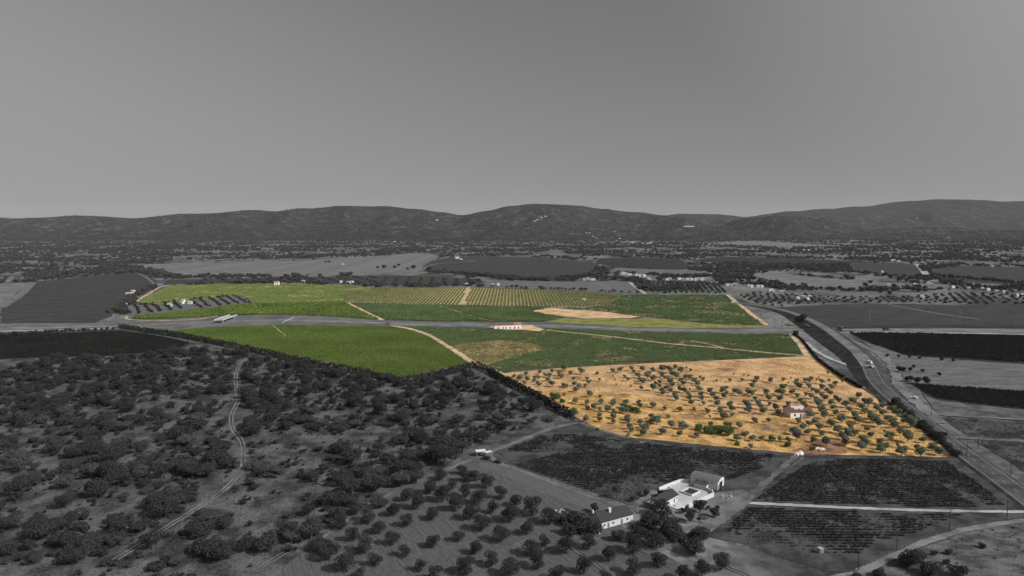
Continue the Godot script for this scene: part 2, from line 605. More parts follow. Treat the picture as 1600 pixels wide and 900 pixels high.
func height(x: float, z: float) -> float:
	var h := -4.0
	var best := 0.0
	for r in RIDGES:
		var d: float = -z - r[0]
		var w: float = r[1] if d < 0.0 else r[2]
		var p := clampf(1.0 - absf(d) / w, 0.0, 1.0)
		if p <= 0.0: continue
		var flank := p * p * (3.0 - 2.0 * p)
		# spurs and gullies run down the flanks and die out at the crest and the foot
		var side := 1.0 - pow(flank, 3.0)
		var e := crest(r[3], x) * flank
		e += side * flank * 330.0 * (absf(relief.get_noise_2d(x, z * 0.6)) - 0.35) * minf(1.0, e / 120.0 + 0.2)
		e += 9.0 * rough.get_noise_2d(x * 0.3, z * 0.3) * flank
		h = maxf(h, e - 4.0)
	return h

func hills() -> MeshInstance3D:
	var s := st()
	s.set_smooth_group(0)
	var nx := 460
	var nz := 170
	for j in nz + 1:
		for i in nx + 1:
			var x := lerpf(-11500.0, 11500.0, float(i) / nx)
			var z := lerpf(-5150.0, -13400.0, float(j) / nz)
			s.set_uv(Vector2(x, z))
			s.set_uv2(Vector2(x, z))
			s.add_vertex(Vector3(x, height(x, z), z))
	for j in nz:
		for i in nx:
			var a := j * (nx + 1) + i
			for k in [a, a + nx + 1, a + 1, a + 1, a + nx + 1, a + nx + 2]: s.add_index(k)
	s.generate_normals()
	var o := obj("hills", s.commit(), hill_mat())
	tag(o, "dark wooded hills rising along the far side of the valley", "", "", "structure")
	return o

func hill_mat() -> StandardMaterial3D:
	var m := StandardMaterial3D.new()
	m.albedo_texture = ramp_tex(0.03, 77, [[0.3, lin(0.031, 0.031, 0.031)], [0.55, lin(0.04, 0.04, 0.04)], [0.66, lin(0.047, 0.047, 0.047)], [0.72, lin(0.085, 0.085, 0.085)]], 1024, 5)
	m.uv1_scale = Vector3(1.0 / 4200.0, 1.0 / 4200.0, 1)
	m.detail_enabled = true
	m.detail_blend_mode = BaseMaterial3D.BLEND_MODE_MUL
	m.detail_uv_layer = BaseMaterial3D.DETAIL_UV_2
	m.detail_albedo = ramp_tex(0.03, 78, [[0.3, Color(0.78, 0.78, 0.78)], [0.7, Color.WHITE]], 512, 5)
	m.uv2_scale = Vector3(1.0 / 700.0, 1.0 / 700.0, 1)
	m.roughness = 1.0
	m.metallic_specular = 0.0
	return m

# ---------------------------------------------------------------- sky

func sky_image(sun: Vector3) -> Image:
	var im := Image.create_empty(512, 256, false, Image.FORMAT_RGBF)
	for j in 256:
		var up := (0.5 - (j + 0.5) / 256.0) * PI
		for i in 512:
			var az := ((i + 0.5) / 512.0) * TAU
			# the panorama's first column looks along -z
			var d := Vector3(sin(az) * cos(up), sin(up), -cos(az) * cos(up))
			var c := d.dot(sun)
			var t := 1.0 - pow(1.0 - maxf(sin(up), 0.0), 4.0)
			# molecules scatter least across the sun's rays, dust most along them
			var high := (0.16 + 0.5 * c * c + 0.52 * maxf(c, 0.0)) * (1.0 - 0.4 * maxf(sin(up), 0.0))
			var low := 0.285 + 0.04 * c * c
			var l := lerpf(low, high, t)
			im.set_pixel(i, j, Color(l, l, l))
	return im

# ---------------------------------------------------------------- the place

func _ready() -> void:
	rng.seed = 20240
	rough.seed = 5
	rough.frequency = 0.01
	patch.seed = 9
	patch.frequency = 0.012
	patch.fractal_octaves = 4
	relief.seed = 31
	relief.frequency = 0.0008
	relief.fractal_octaves = 3

	var cam := Camera3D.new()
	cam.name = "camera"
	cam.position = Vector3(0, 120, 0)
	cam.rotation_degrees = Vector3(-5.252577513798783, 0, 0)
	cam.fov = 45.772993506492774
	cam.near = 1.0
	cam.far = 40000.0
	add_child(cam)
	cam.current = true

	var az := deg_to_rad(26.0)
	var el := deg_to_rad(38.0)
	var sun_at := Vector3(cos(az) * cos(el), sin(el), sin(az) * cos(el))
	var sun := DirectionalLight3D.new()
	sun.name = "sun"
	add_child(sun)
	sun.look_at_from_position(sun_at * 100.0, Vector3.ZERO)
	sun.light_energy = 1.6
	sun.light_color = Color(1.0, 0.995, 0.985)
	sun.light_angular_distance = 0.5
	sun.shadow_enabled = true

	var env := Environment.new()
	env.background_mode = Environment.BG_SKY
	var sky := Sky.new()
	var pan := PanoramaSkyMaterial.new()
	pan.panorama = ImageTexture.create_from_image(sky_image(sun_at))
	sky.sky_material = pan
	env.sky = sky
	env.tonemap_mode = Environment.TONE_MAPPER_LINEAR
	env.tonemap_exposure = 1.0
	env.fog_enabled = true
	env.fog_density = 0.000012
	env.fog_light_color = Color(0.8, 0.8, 0.8)
	env.sdfgi_enabled = true
	env.ssao_enabled = true
	env.ssil_enabled = true
	var we := WorldEnvironment.new()
	we.name = "surroundings"
	we.environment = env
	add_child(we)

	kinds()
	land()
	roads()
	vineyards()
	farm()
	far_buildings()
	grove()
	woodland()
	valley_trees()
	small_things()

# every field polygon of the valley floor that trees keep clear of
var open_fields: Array = []

func field(poly: PackedVector2Array, y: float, m: Material, label: String, amp := 0.8, step := 6.0, turn := 0.0, called := "field") -> void:
	sheet(called, poly, y, m, label, amp, step, turn)
	open_fields.append(poly)

func land() -> void:
	var base := soil("base", grey(0.10), grey(0.18), 90.0, 900.0, 0.6)
	var s := st()
	var n := 40
	for j in n:
		for i in n:
			var a := Vector2(lerpf(-16000, 16000, float(i) / n), lerpf(-15500, 1500, float(j) / n))
			var b := Vector2(lerpf(-16000, 16000, float(i + 1) / n), lerpf(-15500, 1500, float(j + 1) / n))
			for q in [a, Vector2(b.x, a.y), b, a, b, Vector2(a.x, b.y)]:
				s.set_uv(q)
				s.set_uv2(q)
				s.set_normal(Vector3.UP)
				s.add_vertex(Vector3(q.x, 0, q.y))
	tag(obj("ground", s.commit(), base), "grey dry valley floor under the fields and trees", "", "", "structure")
	hills()

	var pale := soil("pale", grey(0.13), grey(0.20), 60.0, 420.0, 0.75, 0.02, 6.0)
	var mid := soil("mid", grey(0.10), grey(0.145), 60.0, 260.0, 0.85, 0.02, 4.0)
	var dark := soil("dark", grey(0.042), grey(0.06), 70.0, 330.0, 0.8, 0.02, 5.0)
	var darker := soil("darker", grey(0.03), grey(0.045), 50.0, 300.0, 0.8, 0.02)
	# far fields of the valley
	field(pv([-630.1, -832.1, -747.3, -989, -852.3, -1161.7, -1015.5, -1438.4, -994.2, -1601.5, -967.2, -1686.4, -923.9, -1709, -758.6, -1454.9, -684.5, -1279, -620.3, -1110.7, -574.3, -996.8, -529.5, -897.4, -512, -832.1]), 0.3, dark, "wide dark ploughed field beside the road junction", 3, 20)
	field(pv([-582.2, -713.7, -1126.5, -1391.2, -1059.4, -1406.6, -1015.5, -1438.4, -852.3, -1161.7, -747.3, -989, -588.2, -756.8]), 0.2, pale, "pale stubble field at the edge of the dark ploughed field", 3, 20)
	field(pv([-1228.8, -2103.7, -1004.2, -2139, -803.4, -2252.1, -556.2, -2469.8, -438.2, -2920.8, -350.6, -2920.8, -265.1, -2569, -281.2, -2139, -231, -1780.7, -321.3, -1709, -527.2, -1601.5, -708, -1601.5, -831.3, -1621.9, -933.9, -1780.7, -1084.6, -1973.6]), 0.3, pale, "long pale harvested field beyond the striped vineyard", 5, 30)
	field(pv([-762.7, -1506.6, -505.8, -1581.6, -305.1, -1621.9, -198.3, -1621.9, -78.9, -1524.7, -82.5, -1346.9, -259.2, -1376.1, -501, -1438.4, -662.1, -1406.6, -698.7, -1361.3]), 0.2, dark, "narrow dark field behind the vineyard's far edge", 3, 20)
	field(pv([-269.6, -2175.4, -241, -2569, -100.4, -2676.5, 139, -2469.8, 264.3, -2252.1, 262.4, -2069.6, 206.3, -1756.1, 188.7, -1543.2, 84.1, -1489, -14.2, -1506.6, -82.8, -1601.5, -179.1, -1732.2, -242.7, -1780.7]), 0.3, dark, "dark field round the white barn", 5, 30)
	field(pv([-78.6, -1346.9, -42, -1489, 95.9, -1454.9, 253.3, -1454.9, 229.7, -1194.6, 115.9, -1229.4, 0, -1292]), 0.3, mid, "smooth grey field along the vineyard's far edge", 2, 20)
	field(pv([312.9, -2469.8, 482, -2569, 607.2, -2469.8, 511.2, -1943.5, 447.6, -1831.8, 292.1, -1943.5, 261.1, -2139]), 0.3, darker, "dark far field with a thin pale line across", 6, 40)
	field(pv([283.5, -1886, 471.5, -1858.5, 514.2, -1709, 459.4, -1601.5, 317.1, -1686.4, 247.6, -1756.1]), 0.2, mid, "grey strip of grazing land with scattered trees", 6, 40)
	field(pv([591.8, -2292.6, 811.6, -2621.6, 1042.8, -2469.8, 1205.1, -2213.1, 952.4, -2069.6, 714.9, -2175.4]), 0.3, darker, "far dark field behind the scrub", 8, 50)
	field(pv([589.8, -1686.4, 675.8, -1732.2, 692.9, -1601.5, 737.2, -1506.6, 791.7, -1489, 769.2, -1361.3, 712.1, -1292, 626.6, -1279, 608.7, -1318.9, 545.4, -1346.9, 560.5, -1489]), 0.3, pale, "pale far meadow in front of the dark far field", 5, 40)
	field(pv([1383.6, -4766.8, 1831.7, -5149, 1874.5, -4766.8, 1878.5, -3783.1, 1583.8, -3674.7, 1318, -4020.3]), 0.3, pale, "thin pale meadow at the foot of the hills", 20, 120)
	field(pv([1047, -2103.7, 1246.6, -2213.1, 1228.4, -2069.6, 979.1, -1601.5, 927, -1642.8, 887.1, -1780.7]), 0.3, dark, "far dark slope below the long white farm", 8, 50)
	field(pv([1115.5, -1831.8, 1318, -2004.6, 1460.7, -1943.5, 1594.9, -1886, 1153.8, -1361.3, 1025.6, -1361.3, 979.9, -1406.6, 961.2, -1524.7]), 0.3, dark, "large smooth dark far field", 8, 50)
	field(pv([378.3, -989, 476.2, -1029.3, 587.8, -1037.8, 674.8, -1021, 771.2, -1021, 903.8, -996.8, 727.6, -800.3, 614, -810.6, 521.9, -810.6, 442.4, -805.4, 376.6, -795.2, 376.2, -860.6, 381, -937.5]), 0.3, dark, "broad dark field crossed by a pale track beside the curved road", 3, 20)
	field(pv([386.5, -800.3, 445.2, -810.6, 525.3, -815.9, 614, -810.6, 727.6, -800.3, 709.7, -780.4, 595.1, -785.3, 449.1, -790.2, 390.5, -785.3]), 0.34, darker, "narrow dark strip along the straight road", 0, 20)
	# fields right of the curved road
	field(pv([381.2, -770.8, 447.4, -761.4, 560.5, -739, 661.1, -726.1, 486.1, -531, 444.3, -583.4, 401.7, -603.3, 361.5, -621.3, 365.4, -675.1, 369, -713.7]), 0.2, darker, "dark vineyard soil between the straight road and the pale strip", 1.5, 10)
	field(pv([364.9, -705.6, 364.7, -671.5, 361.5, -621.3, 399.8, -600.3, 442.2, -580.7, 496.5, -542.6, 423.8, -461.5, 372.2, -487, 333.4, -498.9, 306.1, -509.1, 307.3, -526.5, 332.8, -580.7, 348.2, -637.2]), 0.24, mid, "pale grey ploughed strip with a row of small trees", 1.2, 10)
	field(pv([303.2, -509.1, 333.4, -498.9, 370.8, -485.1, 419.2, -456.4, 373.2, -405.1, 334.7, -436.9, 309.9, -449.7, 292.2, -461.5, 296.6, -485.1]), 0.3, darker, "black-looking vineyard strip beside the curved road", 1.0, 8)
	field(pv([295.5, -483.2, 292.2, -461.5, 308.8, -448, 333.6, -435.3, 370.8, -402.4, 354.9, -384.7, 317.1, -413.3, 289.2, -419, 270.2, -423.3]), 0.34, soil("straw", grey(0.07), grey(0.16), 12.0, 120.0, 0.7, 0.03), "mottled straw strip below the black vineyard strip", 0.8, 8)
	field(pv([268.4, -420.4, 287.3, -416.1, 315, -410.5, 352.7, -382.3, 227.7, -242.9, 249.8, -323.2, 256.5, -357.5, 262, -389.6]), 0.2, soil("scrubby", grey(0.04), grey(0.11), 16.0, 120.0, 0.6, 0.03), "scrubby rough field beside the curved road", 0.8, 8)
	field(pv([370.8, -402.4, 450.2, -359.7, 502.1, -305.1, 273.9, -161.4, 209.4, -161.4, 215.7, -188, 228.6, -243.9]), 0.16, mats["scrubby"], "rough field farther along the curved road", 0.8, 12)
	# black vineyard on the left below the main road
	field(pv([-644.6, -739, -570.4, -752.3, -490.7, -761.4, -448.2, -775.6, -383.1, -734.6, -327.5, -690.1, -319.7, -647.1, -366.2, -621.3, -428.7, -609.2, -518.1, -591.8]), 0.2, darker, "black-looking vineyard soil below the main road", 1.5, 12)
	# the estate
	var straw := StandardMaterial3D.new()
	straw = soil("tan", Color(0.37, 0.215, 0.10), Color(0.60, 0.395, 0.215), 20.0, 130.0, 0.8, 0.03)
	field(pv([-8.8, -545, 37.7, -564.9, 111.3, -584.8, 188.5, -600.3, 271.6, -618.2, 275.2, -609.2, 267.8, -562.3, 260.7, -515.5, 254.1, -470.3, 244.3, -424.8, 237.3, -385.9, 232.8, -356.5, 231.8, -342.4, 199.5, -344.8, 167.4, -347.3, 153.2, -349.3, 120.9, -358.6, 88.9, -369.5, 67.1, -377.5, 52.7, -392.1, 41.8, -414.7, 26, -453, 7.2, -505]), 0.2, straw, "golden dry grass of the olive grove", 0.5, 6)
	var brown := soil("brownpatch", Color(0.22, 0.125, 0.07), Color(0.42, 0.26, 0.14), 7.0, 50.0, 0.7, 0.03)
	for q in [pv([171.1, -564.9, 181.4, -568.7, 188.5, -562.3, 185, -554.8, 173.4, -554.8]), pv([68.2, -475.8, 80.2, -479.5, 86.4, -475.8, 80, -470.3, 71, -470.3]), pv([52.6, -397.2, 58.5, -401.1, 62.3, -395.9, 58.2, -390.8, 53.5, -392.1]), pv([105.8, -424.8, 117.2, -429.2, 122.1, -421.9, 114.2, -413.3, 105.8, -414.7]), pv([146.8, -402.4, 162.4, -407.8, 167.8, -397.2, 156, -384.7, 146, -389.6]), pv([45.6, -531, 53.6, -535.6, 57.5, -528.7, 50, -524.2]), pv([259.3, -502.9, 262.9, -498.9, 258, -492.9, 255.2, -496.8])]:
		sheet("bare_patch", q, 0.25, brown, "brown bare patch in the golden grass", 1.6, 2.5)
	var earth := soil("earth", Color(0.42, 0.26, 0.14), Color(0.62, 0.44, 0.27), 20.0, 120.0, 0.8)
	sheet("field", pv([14, -489, 46.3, -485.1, 90.6, -473.9, 125.5, -436.9, 152.6, -419, 182.9, -414.7, 221.8, -436.9, 241, -419, 235.9, -383.5, 231.5, -353.4, 200.6, -346.8, 168.3, -349.3, 154, -351.3, 121.5, -360.7, 89.4, -371.8, 67.6, -379.9, 53.1, -394.6, 42, -417.5, 26.2, -456.4]), 0.23, soil("gold", Color(0.36, 0.205, 0.075), Color(0.66, 0.42, 0.18), 11.0, 90.0, 0.75, 0.035), "deeper golden rough grass in the lower half of the grove", 9.0, 7.0)
	field(pv([149.1, -353.4, 164.7, -370.6, 177.9, -377.5, 185.4, -370.6, 178.7, -353.4, 167.8, -348.3, 155.1, -349.8]), 0.26, soil("redearth", Color(0.16, 0.085, 0.055), Color(0.34, 0.20, 0.12), 9.0, 60.0, 0.7, 0.03), "bare reddish earth by the limewashed cairn", 1.5, 4)
	# green blocks
	var leafsoil := soil("leafsoil", Color(0.085, 0.11, 0.03), Color(0.15, 0.175, 0.06), 14.0, 140.0, 0.8)
	var coolsoil := soil("coolsoil", Color(0.09, 0.10, 0.045), Color(0.22, 0.19, 0.10), 14.0, 140.0, 0.75)
	var rowsoil := soil("rowsoil", Color(0.29, 0.225, 0.12), Color(0.45, 0.355, 0.2), 22.0, 160.0, 0.85)
	var limesoil := soil("limesoil", Color(0.14, 0.175, 0.05), Color(0.28, 0.28, 0.11), 22.0, 160.0, 0.8, 0.03)
	field(B_FRONT, 0.2, leafsoil, "green vineyard soil in front of the main road", 0.6, 8)
	field(B_MIDDLE, 0.2, coolsoil, "green vineyard soil between the dirt track and the olive grove", 0.6, 8)
	sheet("field", pv([-63.1, -664.4, -45.8, -690.1, -13.4, -705.6, 25.9, -682.5, 30.7, -647.1, 0, -609.2, -21.9, -575.3, -37.3, -603.3]), 0.24, soil("dryvine", Color(0.13, 0.12, 0.05), Color(0.34, 0.25, 0.12), 9.0, 60.0, 0.7, 0.03), "dry yellowing patch of the middle vineyard", 5.0, 5.0)
	field(B_LIME, 0.2, limesoil, "yellow-green vineyard soil behind the tree-lined parcel", 1, 12)
	field(B_STRIP, 0.22, leafsoil, "bright green strip between the tree-lined parcel and the main road", 1, 12)
	field(B_ROWS, 0.2, rowsoil, "straw-coloured soil of the striped vineyard", 1, 12)
	field(B_BACK, 0.22, coolsoil, "green vineyard soil in front of the striped vineyard", 1, 12)
	field(B_RIGHT, 0.2, coolsoil, "green vineyard soil beside the curved road's far end", 1, 12)
	field(B_VERGE, 0.22, soil("vergegrass", Color(0.11, 0.14, 0.04), Color(0.25, 0.23, 0.08), 20.0, 120.0, 0.8), "grassy green belt along the main road", 1, 12)
	field(pv([23.1, -941, 54.2, -989, 73.6, -973.7, 132.9, -937.5, 168.5, -891.1, 153.2, -875.6, 99, -872.5, 71.6, -891.1, 43.3, -917]), 0.3, earth, "bare tan clearing among the green vines", 2, 10)
	field(pv([120.5, -1082.2, 151.7, -1101, 148.4, -1055.1, 124.5, -1046.4, 115.5, -1055.1]), 0.3, earth, "bare bank round the irrigation pond", 1, 8)
	# tree-lined parcel
	field(pv([-525.1, -910.4, -572.2, -1004.7, -530.2, -1021, -500.4, -1082.2, -476.5, -1161.7, -447.9, -1130.6, -401, -1046.4, -439.1, -989, -475, -930.6, -501.4, -891.1]), 0.3, mid, "grey ploughed parcel with lines of trees", 1, 12)
	# woodland floor and orchard
	field(pv([-637.3, -609.2, -428.7, -609.2, -366.2, -621.3, -319.7, -647.1, -327.5, -690.1, -224.5, -621.3, -124.7, -545, -79, -517.7, -34.8, -562.3, -4.9, -509.1, 28.8, -429.2, 41.1, -407.8, 15.1, -392.1, -7.1, -370.6, -22.5, -359.7, -34.6, -325.8, -53.2, -305.1, -64.6, -276.9, -74.1, -253.3, -78.4, -222.2, -99.1, -201.1, -204.6, -188]), 0.1, soil("woodfloor", grey(0.062), grey(0.128), 22.0, 130.0, 0.62, 0.03), "dry grey grass of the open oak wood", 1.0, 8)
	open_fields.pop_back()
	field(pv([-29.7, -323.2, -21.8, -347.3, -13, -337.6, 17.5, -301.3, 35.6, -282.2, 41.6, -267.6, 50.8, -248, 65.4, -222.2, 69.4, -201.1, -79.3, -201.1, -80.6, -228.7, -73.3, -250.6, -64.3, -275.6, -51.1, -301.3]), 0.14, soil("orchardfloor", grey(0.06), grey(0.115), 60.0, 90.0, 0.85, 0.03, 14.0), "mown grey floor of the young orchard", 0.8, 6, -1.09)
	field(pv([-13.7, -337.6, 0, -332.1, 21.1, -311.5, 50.3, -280.2, 37.7, -276.9, 28.8, -282.2, 14.3, -296.1, -3.1, -317.2, -17.8, -334.8]), 0.18, soil("strip", grey(0.075), grey(0.125), 50.0, 60.0, 0.88, 0.03, 14.0), "mown strip between orchard and fenced vineyard", 0.5, 6, -0.8)
	field(pv([-8.5, -353.4, 0, -370.6, 18.7, -388.4, 40.9, -406.4, 52.4, -389.6, 66.7, -375.2, 88.3, -367.3, 120.2, -356.5, 152.3, -347.3, 130.4, -319.7, 102.3, -289, 92.3, -297.6, 84.3, -317.2, 60.5, -297.6, 50.9, -283.5, 21.2, -313.1, 1.6, -332.1]), 0.14, soil("vinesoil", grey(0.045), grey(0.085), 9.0, 90.0, 0.72, 0.03), "grey soil of the fenced vineyard", 0.6, 6)
	field(pv([101.6, -286.9, 127.3, -317.2, 154.6, -347.3, 166.4, -345.3, 198.4, -342.9, 229.8, -340.5, 221.8, -301.3, 215.6, -278.2, 189.6, -278.9, 137.3, -282.8]), 0.14, mats["vinesoil"], "grey soil of the vineyard above the pale lane", 0.6, 6)
	field(pv([74.4, -254.4, 89.1, -269.4, 100.7, -284.2, 136, -280.2, 187.9, -276.3, 219.6, -275.6, 217.7, -273.1, 176.5, -258.8, 150, -243.9, 119.8, -226.5, 109.1, -227.4, 99.1, -235.6, 87.1, -248]), 0.14, mats["vinesoil"], "grey soil of the vineyard below the pale lane", 0.6, 6)
	field(pv([119.2, -224.4, 148.9, -241.9, 174.6, -256.1, 214.8, -269.4, 269, -276.9, 186, -188, 93, -188]), 0.14, soil("roughgrass", grey(0.07), grey(0.15), 14.0, 90.0, 0.7, 0.025, 2.0), "rough grazing below the winding farm track", 0.6, 6)

func roads() -> void:
	var asphalt := worn_ground("asphalt", grey(0.06), grey(0.09), 7.0)
	var oldroad := worn_ground("oldroad", grey(0.15), grey(0.21), 9.0)
	var dust := worn_ground("dust", grey(0.105), grey(0.165), 6.0)
	var bright := worn_ground("bright", grey(0.28), grey(0.4), 6.0)
	var tan := worn_ground("tandust", Color(0.40, 0.285, 0.17), Color(0.60, 0.45, 0.29), 8.0)
	var paint := flat("road_paint", grey(0.36), 0.8)
	# bare cutting of the main road
	sheet("road_cutting", pv([-458.1, -790.2, -473.1, -854.7, -437.5, -872.5, -389, -894.2, -318.5, -910.4, -254.6, -897.4, -162.3, -857.7, -79.5, -840.5, 39.6, -837.7, 150.6, -795.2, 223.2, -785.3, 329.3, -790.2, 313.6, -743.4, 213.9, -752.3, 144.3, -761.4, 37.4, -790.2, -30, -792.7, -75.6, -797.8, -136.9, -802.9, -286.7, -818.6, -354, -795.2, -401.7, -770.8]), 0.34, worn_ground("cutting", grey(0.085), grey(0.165), 18.0), "bare grey cutting of the main road", 1.0, 10)
	sheet("road_verge", pv([-681.4, -756.8, -733.9, -815.9, -622, -821.2, -532.1, -826.6, -486.8, -843.3, -466.9, -843.3, -450, -785.3, -496.6, -770.8, -577.3, -761.4]), 0.3, worn_ground("cutting", grey(0.085), grey(0.165), 18.0), "grey verge of the main road by the junction", 1.0, 10)
	sheet("road_verge", pv([372.5, -770.8, 400.4, -797.8, 450.5, -792.7, 522.3, -787.7, 595.1, -785.3, 734.8, -775.6, 688.6, -726.1, 562.1, -741.2, 469, -761.4, 390.8, -763.7]), 0.26, worn_ground("palecut", grey(0.12), grey(0.19), 25.0), "pale verge of the main road beyond the bridge", 1.0, 10)
	var main := smooth_line([Vector3(-732.6, 0, -773.2), Vector3(-596.9, 0, -787.7), Vector3(-527.2, 0, -795.2), Vector3(-466.7, 0, -808), Vector3(-395.1, 0, -834.9), Vector3(-338.5, 0, -851.9), Vector3(-284, 0, -857.7), Vector3(-157, 0, -829.4), Vector3(-77.2, 0, -815.9), Vector3(38.4, 0, -810.6), Vector3(147.9, 0, -780.4), Vector3(219.1, 0, -770.8), Vector3(327, 0, -775.6), Vector3(367.4, 0, -775.6), Vector3(440.9, 0, -775.6), Vector3(511.2, 0, -770.8), Vector3(579, 0, -763.7), Vector3(708.9, 0, -747.8)], 6.0)
	var o := obj("main_road", ribbon(main, [[-5.5, 0.42], [5.5, 0.42]]), oldroad)
	tag(o, "straight grey main road crossing the valley", "", "", "structure")
	for x in [-5.0, 5.0]:
		obj("edge_line", ribbon(main, [[x - 0.1, 0.44], [x + 0.1, 0.44]]), paint, o)
	# service road beside the main road
	track("service_road", [Vector3(-713.1, 0, -752.3), Vector3(-581.5, 0, -767), Vector3(-515, 0, -776.5), Vector3(-459.5, 0, -792.7)], 7.0, 0.4, bright, "bright concrete service road at the junction", 0.2)
	track("service_road", [Vector3(358.6, 0, -756.8), Vector3(392.1, 0, -759.1), Vector3(451.9, 0, -756.8), Vector3(564.4, 0, -744.2), Vector3(688.6, 0, -726.1)], 5.0, 0.36, bright, "bright service road beside the dark vineyard beyond the bridge", 0.3)
	track("service_road", [Vector3(-498.9, 0, -810.6), Vector3(-504.5, 0, -849), Vector3(-513.6, 0, -878.6), Vector3(-544, 0, -937.5), Vector3(-583.4, 0, -1012.8), Vector3(-612.7, 0, -1082.2), Vector3(-669.7, 0, -1229.4), Vector3(-717.9, 0, -1361.3), Vector3(-814.9, 0, -1524.7), Vector3(-922.8, 0, -1686.4)], 6.0, 0.42, dust, "dusty lane from the junction past the tree-lined parcel", 0.8)
	curved_road(asphalt, paint)
	# dirt tracks of the estate
	track("dirt_track", [Vector3(-143.8, 0, -808), Vector3(-119, 0, -785.3), Vector3(-91.1, 0, -739), Vector3(-63.4, 0, -667.9), Vector3(-43.9, 0, -615.2), Vector3(-32.2, 0, -583.4), Vector3(-8.8, 0, -545)], 6.0, 0.46, tan, "tan dirt track between the two front vineyards", 0.8)
	track("dirt_track", [Vector3(-257.9, 0, -1055.1), Vector3(-222.5, 0, -981.3), Vector3(-189.4, 0, -910.4), Vector3(-163.9, 0, -857.7)], 6.5, 0.46, tan, "tan dirt track splitting the green vines behind the road", 0.8)
	track("dirt_track", [Vector3(-83.2, 0, -1318.9), Vector3(-78.9, 0, -1161.7), Vector3(-75.2, 0, -1021)], 7.0, 0.46, tan, "tan headland through the striped vineyard", 0.6)
	track("dirt_track", [Vector3(-109, 0, -1012.8), Vector3(-75.9, 0, -944.5), Vector3(-50.6, 0, -891.1), Vector3(-25.7, 0, -849)], 4.5, 0.46, earthy(), "pale grassy track down to the main road", 0.6)
	track("dirt_track", [Vector3(31.2, 0, -785.3), Vector3(50.8, 0, -766.1), Vector3(103.9, 0, -730.4), Vector3(156.3, 0, -686.3), Vector3(200.8, 0, -660.8), Vector3(231.3, 0, -640.5), Vector3(271.6, 0, -618.2)], 4.0, 0.46, earthy(), "straw-coloured headland through the middle vineyard", 0.8)
	track("dirt_track", [Vector3(186.4, 0, -701.7), Vector3(199.8, 0, -678.8), Vector3(207.1, 0, -660.8)], 3.5, 0.47, earthy(), "short straw-coloured headland branch", 0.8)
	track("dirt_track", [Vector3(371.5, 0, -1172.5), Vector3(338.9, 0, -996.8), Vector3(320.8, 0, -897.4), Vector3(306.7, 0, -815.9)], 6.5, 0.46, tan, "tan track along the vineyard's edge by the curved road", 0.8)
	track("dirt_track", [Vector3(308.7, 0, -743.4), Vector3(292.8, 0, -682.5), Vector3(274.1, 0, -621.3), Vector3(273.9, 0, -606.2)], 9.0, 0.47, tan, "tan track at the corner of the vineyard and the grove", 0.8)
	track("dirt_track", [Vector3(-590.5, 0, -1064), Vector3(-626.6, 0, -1161.7), Vector3(-689.7, 0, -1361.3), Vector3(-647.9, 0, -1376.1), Vector3(-490, 0, -1406.6), Vector3(-306, 0, -1354.1)], 4.5, 0.45, tan, "tan track round the yellow-green vineyard", 0.8)
	track("dirt_track", [Vector3(-510.9, 0, -897.4), Vector3(-484.5, 0, -860.6), Vector3(-407.1, 0, -860.6), Vector3(-390.4, 0, -897.4)], 3.5, 0.47, tan, "tan edge of the bright green strip", 0.8)
	track("dirt_track", [Vector3(-462, 0, -1325.8), Vector3(-368.9, 0, -1305.3), Vector3(-280.8, 0, -1241.4), Vector3(-202.7, 0, -1194.6)], 4.0, 0.45, earthy(), "thin pale headland through the yellow-green vines", 0.5)
	track("dirt_track", [Vector3(-70.9, 0, -1156.4), Vector3(53.3, 0, -1130.6), Vector3(153.2, 0, -1082.2), Vector3(241, 0, -1064), Vector3(338.6, 0, -1055.1)], 4.0, 0.45, earthy(), "thin straw line across the striped vineyard", 0.5)
	track("dirt_track", [Vector3(-288.8, 0, -813.3), Vector3(-273, 0, -785.3), Vector3(-256, 0, -752.3), Vector3(-244.5, 0, -730.4)], 1.6, 0.47, earthy(), "thin pale path down the front vineyard", 0.3)
	track("dirt_track", [Vector3(-395.8, 0, -1037.8), Vector3(-368.9, 0, -981.3), Vector3(-338.1, 0, -917)], 1.8, 0.47, earthy(), "thin pale path across the bright green strip", 0.3)
	sheet("farm_yard", pv([-29.8, -787.7, -23, -808, 23.1, -813.3, 37, -780.4, 30.5, -766.1, 11.1, -778, -7.4, -778]), 0.44, tan, "tan yard round the long white farmhouse", 1.0, 6)
	# grey tracks
	track("dirt_track", [Vector3(368.2, 0, -1012.8), Vector3(383.9, 0, -1130.6), Vector3(426.8, 0, -1332.7), Vector3(476.1, 0, -1581.6), Vector3(547.8, 0, -1943.5), Vector3(598.2, 0, -2292.6), Vector3(650.7, 0, -2569)], 12.0, 0.4, dust, "dusty far road climbing straight up the valley", 1.5)
	track("dirt_track", [Vector3(571.4, 0, -1029.3), Vector3(574.7, 0, -981.3), Vector3(580.9, 0, -917), Vector3(598.4, 0, -866.5)], 6.0, 0.4, dust, "pale track across the broad dark field", 0.6)
	track("dirt_track", [Vector3(1252.5, 0, -2103.7), Vector3(1134.2, 0, -1886), Vector3(1012.6, 0, -1664.3)], 16.0, 0.4, bright, "short bright far road on a rise", 1.0)
	track("dirt_track", [Vector3(249.1, 0, -1438.4), Vector3(241, 0, -1318.9), Vector3(234.3, 0, -1194.6)], 8.0, 0.4, bright, "short bright lane beside the far orchard", 0.5)
	track("dirt_track", [Vector3(-242.7, 0, -1780.7), Vector3(-231, 0, -2139), Vector3(-129.1, 0, -2292.6), Vector3(-174.1, 0, -2377.9)], 10.0, 0.4, dust, "pale lane to the white barn", 1.0)
	track("dirt_track", [Vector3(-747.3, 0, -989), Vector3(-843.5, 0, -1161.7), Vector3(-1012.8, 0, -1438.4)], 14.0, 0.36, dust, "pale headland beside the wide dark field", 1.5)
